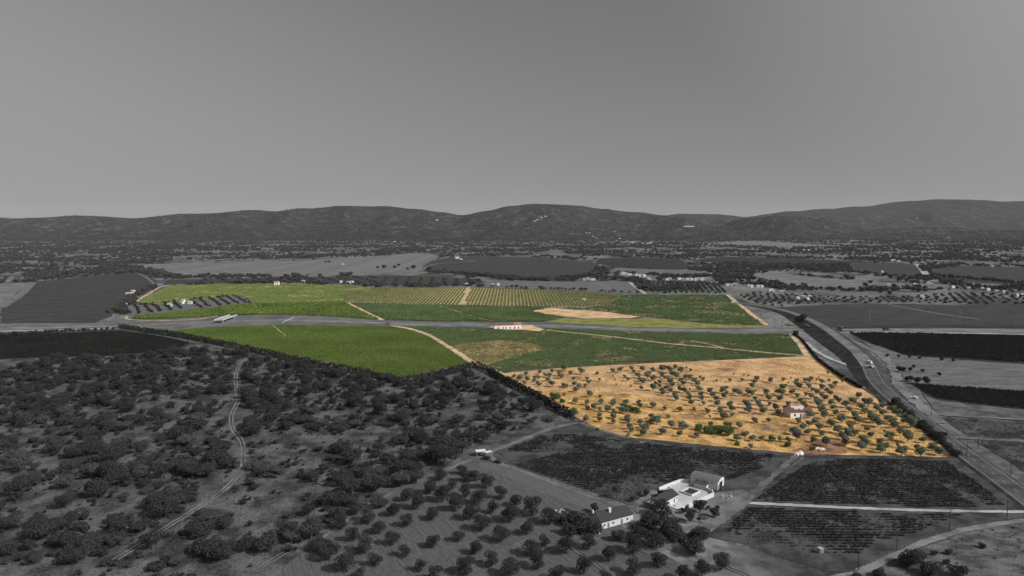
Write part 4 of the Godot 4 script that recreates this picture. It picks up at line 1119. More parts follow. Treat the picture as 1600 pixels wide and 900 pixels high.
func stone(root: Node3D, size: float, m: Material) -> void:
	var s := st()
	var n := 7
	var prev := []
	for j in 4:
		var ring := []
		var y := [0.0, 0.3, 0.55, 0.68][j] as float
		var rr := [0.5, 0.55, 0.4, 0.12][j] as float
		for k in n:
			var a := TAU * k / n
			ring.append(Vector3(cos(a) * rr * rng.randf_range(0.8, 1.2), y * rng.randf_range(0.85, 1.15), sin(a) * rr * rng.randf_range(0.8, 1.2)) * size)
		for k in n:
			if not prev.is_empty(): quad(s, prev[k], prev[(k + 1) % n], ring[(k + 1) % n], ring[k])
			if j == 3: tri(s, ring[k], ring[(k + 1) % n], Vector3(0, 0.7, 0) * size)
		prev = ring
	obj("boulder", done(s), m, root)

# barrel-tile courses on a gable roof facing +z and -z
func tile_rows(root: Node3D, l: float, d: float, wall_h: float, rise: float) -> void:
	var roof: Node = root.get_node("roof")
	var z := d / 2 + 0.35
	var drop := rise / (d / 2) * 0.35
	var n := int(l / 0.5)
	var s := st()
	tube(s, Vector3(-0.12, wall_h - drop + 0.17, z), Vector3(-0.12, wall_h + rise + 0.17, 0), 0.11, 0.11, 5)
	var course := done(s)
	for k in n:
		var x := -l / 2 + (k + 0.5) * l / n
		for f in [0.0, PI]:
			var o := obj("tile_course", course, mats["grey_tiles"], roof)
			o.rotation.y = f
			o.position = Vector3(x, 0, 0)
	var c := st()
	tube(c, Vector3(-l / 2 - 0.2, wall_h + rise + 0.2, 0), Vector3(l / 2 + 0.2, wall_h + rise + 0.2, 0), 0.16, 0.16, 6)
	obj("ridge", done(c), mats["grey_tiles"], roof)

# ---------------------------------------------------------------- far buildings, grove, woods

func row_of_houses(a: Array, label: String, category: String, group: String, wm: Material, rm: Material) -> void:
	for i in range(0, a.size(), 3):
		var y := maxf(height(a[i], a[i + 1]), 0.0)
		small_house(a[i], a[i + 1], a[i + 2], rng.randf_range(-0.5, 0.5), label, category, group, wm, rm, y)

func far_buildings() -> void:
	var white := flat("far_white", grey(0.5))
	var pale := flat("far_roof", grey(0.3))
	var tile := flat("far_tile", grey(0.17))
	row_of_houses([665.7, -6131.9, 16, 694.3, -6131.9, 16, 690.2, -5852.7, 15, 691.6, -5597.7, 14, 687.9, -5364, 9, 759.7, -5597.7, 9, 753.2, -5364, 14, 849, -5852.7, 15, 964, -6439, 22, 785.7, -5149, 17, 880.2, -5597.7, 14, 873.7, -5364, 9, 834.3, -4950.5, 8, 825.7, -4766.8, 12, 843.5, -4766.8, 16, 899.2, -4950.5, 8, 860.8, -4596.2, 12, 847.7, -4437.3, 15, 928.3, -4766.8, 16, 880.9, -4437.3, 11, 929.6, -4596.2, 16, 1015, -4950.5, 8, 903.8, -4289, 7, 901.9, -4150.3, 11, 888.7, -4020.3, 10, 926.4, -4020.3, 10, 920.2, -3898.1, 7], "small white house of the village at the foot of the hills", "house", "village houses", white, pale)
	row_of_houses([339.1, -1489, 6, 350.2, -1506.6, 6, 370, -1506.6, 8, 374.1, -1489, 6, 383.9, -1489, 8, 392.3, -1489, 6, 400.8, -1489, 6, 412.6, -1506.6, 6, 414.8, -1489, 6, 425.3, -1506.6, 6, 426.2, -1346.9, 6, 432.6, -1346.9, 6, 446.1, -1361.3, 6, 464.5, -1332.7, 6, 464.6, -1318.9, 6, 477.1, -1318.9, 6, 484.5, -1318.9, 6, 467, -1229.4, 6, 475, -1241.4, 6, 463.8, -1206, 6, 478.6, -1206, 6], "white house in the row along the dusty far road", "house", "roadside houses", white, pale)
	row_of_houses([273.9, -1664.3, 14, 282.7, -1642.8, 11, 295.9, -1621.9, 7, 299.8, -1601.5, 8, 310.3, -1601.5, 9, 303.4, -1506.6, 6, 158.3, -1489, 6, 168.7, -1506.6, 6, 176.6, -1489, 11, 207.7, -1686.4, 6], "white building of the far estate behind the smooth grey field", "building", "far estate buildings", white, pale)
	row_of_houses([463.3, -1101, 6, 481, -1120.6, 7, 474.8, -1091.5, 6, 491.5, -1120.6, 6, 745.9, -1346.9, 6, 1280.4, -2292.6, 14, 1276.9, -2252.1, 11, 806.4, -1361.3, 9, 732.7, -1279, 6, 851.4, -1391.2, 6, 839.7, -1361.3, 6, 846, -1305.3, 9, 859.2, -1279, 6, 875.8, -1266.2, 6, 877.8, -1253.7, 8, 868.8, -1217.6, 6, 872, -1206, 6, 855.5, -1151.1, 6, 864.2, -1151.1, 6, 941.2, -1732.2, 6, 676.5, -1120.6, 6, 1390.5, -1973.6, 6, 1409, -3296.7, 11, 1430.6, -3296.7, 8, 1547, -3475.5, 9, 1528.5, -3383.7, 9, 2554.7, -5149, 22, 2593.3, -5149, 17, 2741.5, -5364, 9, 5440, -9203.3, 39, 3735.7, -5852.7, 15], "white farm building among the far olive orchards", "building", "orchard farm buildings", white, pale)
	row_of_houses([-180.8, -2377.9, 12, -199.3, -2469.8, 15, -679.4, -1217.6, 6, -663.3, -1172.5, 6, -656.7, -1172.5, 6, -505.5, -1037.8, 6, -516.2, -1064, 6, -492.8, -1037.8, 6, -507.6, -1004.7, 6, -578.6, -1012.8, 6, -357.5, -1422.3, 6, -337.7, -1406.6, 7, -334.7, -1422.3, 6, -441.4, -1438.4, 6, -39.3, -1346.9, 6, -91, -1361.3, 6, -28.2, -1361.3, 6, -513.1, -2069.6, 6, -848.2, -4950.5, 13, -742.1, -6778.5, 23], "white farm building standing alone among far fields and trees", "building", "lone farm buildings", white, pale)
	for q in [[0.033, 6700.0], [0.037, 6720.0], [0.043, 6760.0], [0.049, 6800.0], [0.252, 6500.0], [0.256, 6520.0], [0.26, 6530.0], [0.264, 6550.0]]:
		var x: float = q[0] * q[1]
		small_house(x, -q[1], 24.0, 0.1, "white house high on the wooded hillside", "house", "hillside houses", white, pale, height(x, -q[1]) - 0.5)
	# estate farmhouse by the main road: white walls, dark red roof
	var red := worn("red_tiles", Color(0.10, 0.045, 0.04), Color(0.2, 0.09, 0.07), 4.0)
	var wall := worn("warm_white", Color(0.62, 0.56, 0.55), Color(0.78, 0.72, 0.7), 6.0)
	var hole := flat("door_wood", grey(0.12), 0.8)
	var h := thing("estate_farmhouse", "long low white farmhouse with dark red roof beside the main road", "house", Vector3(-7.5, 0, -787.7), deg_to_rad(9.0))
	gable(h, 28.0, 8.0, 4.8, 1.2, wall, red)
	for x in [-9.0, -3.2, 0.0, 5.0, 10.0]: part("door", h, hole, [[Vector3(x, 1.3, 4.02), Vector3(1.5, 2.6, 0.1)]])
	h = thing("estate_annex", "small white annex with light red roof joined to the long farmhouse", "house", Vector3(6, 0, -790.2), deg_to_rad(9.0))
	gable(h, 9.0, 8.0, 5.0, 2.0, wall, worn("light_tiles", Color(0.2, 0.095, 0.07), Color(0.32, 0.17, 0.13), 4.0))
	part("door", h, hole, [[Vector3(1.0, 1.3, 4.02), Vector3(1.4, 2.6, 0.1)]])
	h = thing("estate_lodge", "pink-roofed white lodge on the vineyard's far headland", "house", Vector3(-471.1, 0, -1361.3), 0.1)
	gable(h, 9.0, 8.0, 6.5, 2.2, wall, worn("light_tiles", Color(0.2, 0.095, 0.07), Color(0.32, 0.17, 0.13), 4.0))
	part("window", h, hole, [[Vector3(-2, 3.5, 4.02), Vector3(1.4, 1.6, 0.1)]])
	part("window", h, hole, [[Vector3(2, 3.5, 4.02), Vector3(1.4, 1.6, 0.1)]])
	h = thing("pump_house", "tiny white pump house at the vineyard's edge by the curved road", "hut", Vector3(342.2, 0, -1050.7), 0.1)
	gable(h, 6.0, 4.0, 2.6, 0.8, white, pale)
	h = thing("pump_house", "tiny white pump house beside the irrigation pond", "hut", Vector3(114.4, 0, -1082.2), 0.1)
	gable(h, 6.0, 5.0, 3.2, 1.0, white, pale)
	var p := thing("irrigation_pond", "small grey irrigation pond with a raised rim among the vines", "pond", Vector3(129.8, 0, -1033.5))
	part("water", p, flat("tank_water", grey(0.03), 0.08), [[Vector3(0, 1.2, 0), Vector3(22, 0.1, 17)]])
	for f in [-1, 1]:
		part("rim", p, worn("concrete", grey(0.2), grey(0.3), 4.0), [[Vector3(0, 0.8, f * 9.2), Vector3(24, 1.6, 1.2)]])
		part("rim", p, worn("concrete", grey(0.2), grey(0.3), 4.0), [[Vector3(f * 11.5, 0.8, 0), Vector3(1.2, 1.6, 17.2)]])
	ruin()

func ruin() -> void:
	var wall := worn("ruin_wall", Color(0.55, 0.53, 0.52), Color(0.76, 0.74, 0.73), 4.0)
	var tiles := worn("ruin_tiles", Color(0.07, 0.03, 0.03), Color(0.16, 0.07, 0.06), 1.2)
	var hole := flat("door_wood", grey(0.12), 0.8)
	var h := thing("ruined_house", "ruined white house with a broken red tiled roof in the olive grove", "house", Vector3(180.2, 0, -421.9), deg_to_rad(4.0))
	h.scale = Vector3(1.2, 1.4, 1.2)
	var l := 11.6
	var d := 8.5
	var s := st()
	# walls of uneven height round an open interior
	for q in [[Vector3(-4.85, 1.5, d / 2), Vector3(1.9, 3.0, 0.4)], [Vector3(-1.9, 1.5, d / 2), Vector3(2.1, 3.0, 0.4)], [Vector3(1.2, 1.5, d / 2), Vector3(2.2, 3.0, 0.4)], [Vector3(4.55, 1.5, d / 2), Vector3(2.5, 3.0, 0.4)], [Vector3(-3.42, 2.55, d / 2), Vector3(0.95, 0.9, 0.38)], [Vector3(-3.42, 0.45, d / 2), Vector3(0.95, 0.9, 0.38)], [Vector3(-0.38, 2.6, d / 2), Vector3(0.95, 0.8, 0.38)], [Vector3(2.8, 2.55, d / 2), Vector3(1.0, 0.9, 0.38)], [Vector3(2.8, 0.45, d / 2), Vector3(1.0, 0.9, 0.38)], [Vector3(0, 1.7, -d / 2), Vector3(l, 3.4, 0.4)], [Vector3(-l / 2 + 0.2, 1.45, 0), Vector3(0.4, 2.9, d - 0.4)], [Vector3(l / 2 - 0.2, 1.35, 0), Vector3(0.4, 2.7, d - 0.4)], [Vector3(-0.6, 2.3, -0.4), Vector3(l - 3.4, 4.6, 0.4)], [Vector3(1.2, 1.4, 1.9), Vector3(0.3, 2.8, 4.1)]]:
		box(s, q[0], q[1])
	obj("wall", done(s), wall, h)
	s = st()
	for e in [[-l / 2 + 0.2, 1], [l / 2 - 0.2, -1]]:
		tri(s, Vector3(e[0], 2.9, d / 2), Vector3(e[0], 4.3, 0.2), Vector3(e[0], 2.9, -d / 2))
	obj("gable_end", done(s), wall, h)
	# broken roof slopes: ragged panels that stop short of the ridge
	for k in 12:
		var x0 := -l / 2 - 0.4 + k * (l + 0.8) / 12.0
		var x1 := x0 + (l + 0.8) / 12.0
		var reach: float = [0.98, 0.92, 0.62, 0.4, 0.36, 0.46, 0.3, 0.34, 0.55, 0.45, 0.6, 0.85][k]
		var r := st()
		var e := Vector3(0, 2.85, d / 2 + 0.5)
		var t := e.lerp(Vector3(0, 4.9, 0), reach)
		for y in [0.0, 0.18]:
			quad(r, Vector3(x0, e.y + y, e.z), Vector3(x1, e.y + y, e.z), Vector3(x1, t.y + y, t.z), Vector3(x0, t.y + y, t.z))
		quad(r, Vector3(x0, e.y, e.z), Vector3(x1, e.y, e.z), Vector3(x1, e.y + 0.18, e.z), Vector3(x0, e.y + 0.18, e.z))
		obj("roof_panel", done(r), tiles, h)
		if k in [0, 1, 2, 9, 10, 11]:
			r = st()
			e.z = -e.z
			t = e.lerp(Vector3(0, 4.9, 0), minf(1.0, reach + 0.15))
			for y in [0.0, 0.18]:
				quad(r, Vector3(x0, e.y + y, e.z), Vector3(x1, e.y + y, e.z), Vector3(x1, t.y + y, t.z), Vector3(x0, t.y + y, t.z))
			obj("roof_panel", done(r), tiles, h)
	# white cairn and slabs at the foot of the grove
	var white := worn("cairn_white", Color(0.62, 0.52, 0.47), Color(0.8, 0.7, 0.64), 2.0)
	var c := thing("limewashed_cairn", "rounded pinkish white heap at the foot of the olive grove", "cairn", Vector3(151, 0, -348.1))
	for q in [[Vector3(0, 0, 0), 3.0], [Vector3(-1.6, 0, 0.3), 2.1], [Vector3(0.9, 0, -0.5), 2.4], [Vector3(-2.6, 0, 0.2), 1.4], [Vector3(0.2, 1.2, -0.2), 1.9]]:
		var before := c.get_child_count()
		stone(c, q[1], white)
		c.get_child(before).position = q[0]
	for q in [Vector3(164.2, 0, -357.5), Vector3(166.1, 0, -356.3)]:
		var sl := thing("stone_slab", "flat whitish slab on the bare reddish earth", "slab", q, 0.1, "slabs on the red earth")
		part("slab", sl, worn("slab_white", Color(0.48, 0.42, 0.37), Color(0.66, 0.58, 0.52), 2.0), [[Vector3(0, 0.35, 0), Vector3(3.2, 0.7, 2.0)], [Vector3(0.4, 0.8, -0.2), Vector3(1.6, 0.25, 1.2), 0.4]])

func each(a: Array, f: Callable) -> void:
	for i in range(0, a.size(), 3): f.call(a[i], a[i + 1], a[i + 2])

func grove() -> void:
	var leaf := [leafy("olive_a", Color(0.135, 0.175, 0.105)), leafy("olive_b", Color(0.16, 0.19, 0.13)), leafy("olive_c", Color(0.12, 0.15, 0.115)), leafy("olive_d", Color(0.17, 0.165, 0.11))]
	var bark := flat("olive_bark", Color(0.14, 0.11, 0.085))
	var ruin_at := Vector3(180.6, 0, -423.3)
	var cut: PackedVector2Array = pv([-8.8, -545, 37.7, -564.9, 111.3, -584.8, 188.5, -600.3, 271.6, -618.2])
	var road_edge: PackedVector2Array = pv([271.6, -618.2, 267.8, -562.3, 254.1, -470.3, 237.3, -385.9, 231.8, -342.4])
	var foot: PackedVector2Array = pv([231.8, -342.4, 199.5, -344.8, 153.2, -349.3, 120.9, -358.6, 88.9, -369.5, 67.1, -377.5])
	var bank: PackedVector2Array = pv([67.1, -377.5, 52.7, -392.1, 41.8, -414.7, 26, -453, 7.2, -505, -8.8, -545])
	each([1.8, -529.5, 3.1, 11.3, -537.7, 3.4, 22.7, -542.6, 3.7, 6.4, -518.2, 4.7, 11.8, -517, 4.0, 9.2, -506.2, 2.9, 0.7, -509.4, 2.5, 17.2, -523.8, 3.0, 20.2, -522.6, 3.5, 17.1, -513.7, 3.0, 26.1, -531.8, 3.6, 29.5, -528.4, 4.1, 27.8, -515.9, 3.5, 19.3, -505.2, 2.9, 20.6, -498.9, 3.1, 28.6, -507.3, 2.9, 30, -498.9, 4.1, 32.7, -546.2, 3.2, 43.3, -553.7, 5.3, 37.8, -535.4, 4.1, 38.4, -526.1, 4.6, 47.1, -538.9, 3.6, 55.6, -540.1, 5.2, 68.6, -538.9, 2.9, 47.8, -519.3, 2.8, 58.2, -519.3, 3.3, 58.3, -507.3, 3.4, 54.3, -496.8, 2.7, 67.5, -517, 2.5, 38.1, -498.9, 3.4, 39.8, -495.8, 3.4, 46.8, -502, 3.4, 49.3, -493.8, 4.1, 46.3, -482.9, 4.2, 54.2, -468.8, 4.1, 36.5, -471.5, 2.7, 42.7, -451.2, 4.0, 40.2, -434.1, 2.1, 50.3, -447.8, 3.3, 49.1, -436.4, 3.2, 61.5, -466.1, 2.5, 59.7, -448.7, 4.0, 53.3, -434.8, 4.3, 56.5, -430.9, 3.0, 46.4, -418.9, 1.6, 54.8, -417.4, 3.3, 20, -475.3, 2.5, 81.9, -547.5, 3.7, 88.6, -548.7, 4.5, 98.6, -553.7, 4.0, 98.9, -546.2, 3.2, 88.4, -528.4, 2.8, 89.2, -517, 3.8, 99.2, -535.4, 3.1, 99.5, -527.2, 4.1, 98.4, -515.9, 3.5, 98.7, -507.3, 4.5, 107.1, -552.5, 4.6, 107.8, -541.4, 2.6, 109.2, -535.4, 3.9, 106.1, -526.1, 4.1, 115.5, -552.5, 3.8, 109.2, -518.2, 5.1, 108.2, -505.2, 3.0, 111.8, -508.3, 3.3, 109.1, -494.8, 3.2, 123.6, -552.5, 5.2, 128, -558.8, 3.3, 136.5, -560.1, 3.9, 128, -545, 5.4, 137.4, -547.5, 4.9, 118.4, -530.7, 4.2, 119.1, -523.8, 3.1, 127.8, -534.2, 4.2, 128.6, -526.1, 4.7, 119.8, -514.8, 3.6, 120, -507.3, 4.5, 119.3, -497.9, 3.9, 94.3, -488.8, 3.4, 102.5, -485.8, 4.8, 107.5, -481, 3.6, 107, -473.4, 3.5, 112.7, -487.8, 3.9, 113.7, -481, 3.6, 136.4, -526.1, 3.7, 138.5, -521.5, 3.9, 128.6, -511.6, 3.8, 129.4, -504.1, 3.8, 138.8, -510.5, 4.1, 138.9, -502, 3.8, 145.7, -561.4, 2.2, 146.8, -552.5, 2.5, 147.4, -526.1, 2.4, 148, -519.3, 3.1, 121.3, -483.9, 3.9, 123.1, -479.1, 4.1, 114.2, -469.7, 3.7, 112.1, -458.9, 3.9, 123.7, -470.6, 3.5, 121.8, -458.9, 4.1, 134.7, -482.9, 4.6, 132.4, -468.8, 3.8, 130.1, -458.9, 3.7, 119.5, -445.3, 3.8, 127.9, -447, 2.7, 68.7, -452, 3.5, 67.1, -443.7, 4.1, 61.8, -430.2, 4.2, 65.1, -427.9, 2.9, 63, -416, 3.3, 76.3, -447.8, 4.0, 73.5, -438.8, 4.3, 70.1, -427.9, 4.6, 73.1, -426.3, 3.8, 85, -448.7, 3.3, 84, -438.8, 3.7, 92.7, -440.4, 3.9, 99.3, -434.1, 3.0, 107.9, -430.2, 3.9, 118.2, -434.8, 2.2, 97.3, -416, 2.5, 86.6, -414.5, 3.3, 156.5, -513.7, 2.1, 166.9, -514.8, 2.9, 177.1, -515.9, 3.1, 189, -518.2, 4.2, 184.1, -508.3, 3.9, 197.5, -512.7, 4.0, 209.3, -517, 3.2, 218, -513.7, 3.2, 224.6, -514.8, 2.7, 157.3, -491.8, 2.7, 177, -493.8, 4.0, 198.8, -494.8, 2.6, 198.5, -489.8, 4.6, 211.8, -499.9, 3.7, 210.4, -490.8, 4.6, 141.8, -479.1, 4.1, 139.9, -467, 4.0, 139.4, -456.3, 3.9, 136.5, -443.7, 4.0, 134.5, -431.7, 3.3, 132.9, -424.8, 3.0, 151, -479.1, 4.4, 152, -474.3, 2.9, 146.8, -463.4, 4.0, 159.4, -478.1, 3.9, 159.7, -471.5, 4.6, 167.9, -476.2, 4.4, 168.4, -470.6, 4.3, 179.6, -473.4, 4.6, 189.2, -476.2, 3.9, 189.2, -469.7, 5.4, 198.5, -474.3, 4.0, 198.6, -467, 3.4, 206.8, -471.5, 2.7, 175.6, -458.1, 4.3, 182.8, -456.3, 4.3, 172, -446.2, 3.0, 166.4, -458.1, 3.1, 164.2, -447, 3.7, 155.8, -448.7, 3.2, 154.6, -438.8, 5.0, 151.4, -427.9, 4.6, 161.9, -436.4, 3.8, 159.9, -424.8, 4.4, 143.5, -440.4, 4.0, 141.7, -430.9, 4.4, 138.5, -419.6, 2.6, 125.7, -431.7, 2.6, 124.7, -424.8, 3.0, 131.3, -414.5, 4.2, 195.3, -452.9, 3.6, 193.2, -443.7, 4.2, 183.6, -443.7, 3.3, 176.9, -418.1, 3.1, 226.9, -511.6, 3.8, 232, -520.4, 3.0, 218.9, -494.8, 3.9, 217.4, -484.8, 2.8, 234.2, -507.3, 3.8, 227.2, -490.8, 4.2, 226.4, -481.9, 3.3, 233.8, -490.8, 3.9, 242.4, -503, 3.8, 217, -477.2, 3.8, 224.8, -472.5, 4.0, 206.8, -463.4, 4.2, 215.8, -467, 3.5, 215, -458.9, 3.9, 206, -452.9, 3.6, 201.8, -441.2, 5.4, 197.8, -426.3, 5.0, 193.9, -414.5, 4.4, 185.8, -416, 4.4, 213.4, -447, 3.8, 209.2, -434.8, 3.7, 204.5, -421.8, 3.9, 222.9, -460.7, 3.7, 221.1, -452, 3.6, 240.5, -464.3, 4.5, 230.6, -454.6, 3.4, 229.6, -449.5, 4.1, 219.8, -441.2, 4.5, 216.9, -430.2, 3.5, 214, -417.4, 4.5, 237.3, -450.3, 3.9, 236.5, -443.7, 5.3, 228.5, -436.4, 3.8, 225, -426.3, 4.2, 247.4, -449.5, 5.4, 243.2, -438.8, 3.9, 235.4, -431.7, 4.3, 233.4, -420.3, 4.2, 222.9, -414.5, 4.1, 243.4, -427.9, 4.8, 241.8, -418.9, 5.1, 204.6, -413.8, 3.6, 258.1, -521.5, 2.8, 156.4, -406.8, 3.0, 148.1, -404.7, 2.1, 173.5, -404.7, 3.6, 183.2, -403.3, 3.9, 177.4, -398.6, 3.4, 189.7, -396.6, 5.1, 200.7, -406.1, 5.1, 210.1, -408.1, 3.6, 198.7, -392.1, 3.8, 170.9, -391.4, 4.0, 179.9, -390.8, 4.0, 188, -385.1, 4.8, 161.7, -382.6, 4.5, 169.4, -381.4, 3.7, 176.3, -379.6, 3.9, 165.7, -385.1, 2.0, 191, -379, 5.0, 195.7, -380.2, 4.2, 185, -373, 4.1, 167.2, -368.4, 3.6, 153, -368.4, 3.3, 139.5, -371.3, 2.9, 148.9, -370.1, 2.7, 221.7, -413.1, 3.6, 219.8, -406.1, 5.8, 218, -397.3, 5.3, 210.3, -404.7, 4.4, 230.1, -408.1, 4.3, 229.6, -402, 4.0, 226.5, -394.7, 4.4, 237.5, -404.7, 3.2, 236.1, -395.3, 6.7, 207.2, -388.2, 3.4, 203, -376.6, 3.8, 222.2, -381.4, 4.3, 210.9, -371.9, 4.8, 219.2, -369, 5.6, 193.2, -367.3, 4.5, 191.8, -360.6, 4.4, 186.5, -355.2, 4.3, 201.1, -363.3, 3.6, 194.6, -351, 4.7, 199.5, -355.2, 4.0, 207.9, -352, 3.6, 203.6, -347.4, 5.1, 227.1, -367.3, 3.6, 216.7, -355.7, 3.0, 211.8, -344.3, 4.7, 224.6, -354.6, 4.5, 223.2, -346.9, 4.8, 45.4, -408.1, 3.6, 53.8, -408.1, 3.2, 63, -414.5, 3.3, 61.4, -404, 3.2, 71.2, -411.7, 3.7, 70.2, -404.7, 3.6, 69.2, -392.7, 3.7, 69.1, -387, 3.1, 66.4, -379.6, 1.9, 77.5, -402, 3.6, 76.4, -395.3, 2.4, 78.1, -389.5, 4.3, 74.9, -379.6, 4.2, 85.6, -407.5, 3.3, 118.7, -397.9, 3.2, 130.6, -411.7, 5.0, 127.7, -397.9, 3.3, 129, -395.3, 3.2, 134.4, -394.7, 3.7, 147.4, -406.1, 3.4, 97.3, -415.2, 2.1, 87.6, -403.3, 5.2, 87.6, -409.5, 3.7, 94.4, -396, 4.0, 99.9, -392.7, 4.4, 102.3, -392.7, 3.6, 86.2, -382.6, 4.2, 95.7, -379, 3.5, 104.9, -377.8, 3.8, 131.3, -375.4, 4.3, 125.3, -371.3, 4.2, 134, -370.7, 3.5, 128.5, -358.4, 2.6], func(x, z, w):
		var k := rng.randi() % 4
		var tone := ["deep green", "silvery green", "bluish green", "brownish green"][k] as String
		var size := "small" if w < 3.4 else ("large" if w > 5.2 else "medium-sized")
		var label := "%s %s olive tree on golden grass" % [size, tone]
		var group := "olive trees of the grove, %s %s" % [size, tone]
		if Vector2(x - ruin_at.x, z - ruin_at.z).length() < 16.0:
			label = "%s %s olive tree close to the ruined white house" % [size, tone]
			group = "olive trees round the ruin, %s %s" % [size, tone]
		else:
			for i in cut.size() - 1:
				if Geometry2D.get_closest_point_to_segment(Vector2(x, z), cut[i], cut[i + 1]).distance_to(Vector2(x, z)) < 26.0:
					label = "%s %s olive tree in the grove's row next to the vines" % [size, tone]
					group = "olive trees next to the vines, %s %s" % [size, tone]
		if near_line(Vector2(x, z), road_edge) < 22.0:
			label = "%s %s olive tree in the grove's rows next to the curved road" % [size, tone]
			group = "olive trees next to the road, %s %s" % [size, tone]
		elif near_line(Vector2(x, z), foot) < 20.0:
			label = "%s %s olive tree along the grove's edge by the dark headland" % [size, tone]
			group = "olive trees by the headland, %s %s" % [size, tone]
		elif near_line(Vector2(x, z), bank) < 24.0:
			label = "%s %s olive tree next to the thick dark hedge" % [size, tone]
			group = "olive trees next to the hedge, %s %s" % [size, tone]
		plant("olive_tree", "olive", rng.randi() % 4, x, z, w * 1.1, leaf[k], bark, label, "olive tree", group, rng.randf_range(0.9, 1.12)))
	each([79.9, -531.9, 1.3, 79.8, -519.5, 1.0, 78.1, -503.4, 1.0, 88.1, -496.2, 1.7, 129.6, -488.3, 1.5, 117.7, -431.1, 1.7, 185.4, -536.6, 1.2, 187.9, -533.5, 1.4, 178.5, -539.6, 1.4, 217.8, -523.9, 1.6, 209, -507.6, 1.5, 176.2, -483.4, 1.4, 235.3, -518.4, 1.6, 242.9, -514, 2.1, 251.7, -511.8, 2.1, 254, -540.1, 2.4, 241.1, -527.3, 1.2, 123.1, -415.5, 1.7, 208.7, -360.2, 2.0, 214.9, -384.4, 1.7], func(x, z, w): plant("olive_sapling", "olive", rng.randi() % 4, x, z, maxf(w, 1.3), leafy("sapling", Color(0.2, 0.15, 0.08)), bark, "thin brownish olive sapling with a bare stem on golden grass", "sapling", "olive saplings", 1.5))
	each([77.5, -432.6, 4.3, 80.5, -428.8, 4.7, 76.2, -437.3, 3.9, 149.7, -361.3, 3.8, 144.7, -370.8, 4.1, 160.8, -355.4, 2.9, 109.5, -390.6, 4.8, 113, -385.6, 5.5, 115.2, -383.2, 3.9, 118.9, -391.9, 3.6, 120.4, -385.6, 5.5, 123.7, -380.7, 6.3, 124.5, -389.4, 4.4, 123.1, -363.5, 2.8, 28.5, -465.8, 5.0, 31.3, -464, 5.0, 34.1, -453.6, 3.8, 38.6, -423.5, 5.8, 36.4, -426.5, 3.8, 50.3, -391.3, 2.1], func(x, z, w): plant("green_shrub", "bush", rng.randi() % 4, x, z, w * 1.15, leafy("shrub_green", Color(0.075, 0.13, 0.035)), bark, "dense dark green shrub among the olive trees", "shrub", "green shrubs of the grove", 1.2))
	each([159, -371.6, 4.9, 170.8, -361.5, 4.7, 181.7, -362.6, 4.4, 171, -433.6, 4.1, 168.7, -422.9, 3.5], func(x, z, w): plant("withered_tree", "olive", rng.randi() % 4, x, z, w * 1.1, leafy("withered", Color(0.13, 0.125, 0.12)), bark, "greyish withered tree standing among the olive trees", "tree", "withered trees of the grove", 1.15))
	each([254.3, -438.3, 4.9, 251.6, -429.7, 3.8, 249.4, -417.8, 5.2, 245.3, -406.4, 5.1, 243.4, -396.3, 5.0, 241.7, -387.3, 4.9, 239.4, -379.9, 4.4, 239, -372.8, 5.6, 236.8, -365.9, 3.8, 231.7, -352.9, 4.9, 230.5, -344.7, 4.5, 244.6, -401, 4.1, 243.1, -392.4, 4.0, 239.8, -377.5, 3.9, 234.2, -359.3, 3.8, 230.4, -347.7, 3.7, 256.3, -446.5, 6.0, 253.3, -436.7, 4.9, 251.4, -428.9, 4.8, 256.9, -449.8, 3.5], func(x, z, w): plant("roadside_tree", "bush", rng.randi() % 4, x, z, w * 1.2, leafy("road_tree", grey(0.055)), flat("grey_bark", grey(0.06)), "dark bushy tree between the olive grove and the curved road", "tree", "trees along the curved road", 1.35))

func near_line(p: Vector2, line: PackedVector2Array) -> float:
	var best := 1e9
	for i in line.size() - 1:
		best = minf(best, Geometry2D.get_closest_point_to_segment(p, line[i], line[i + 1]).distance_to(p))
	return best

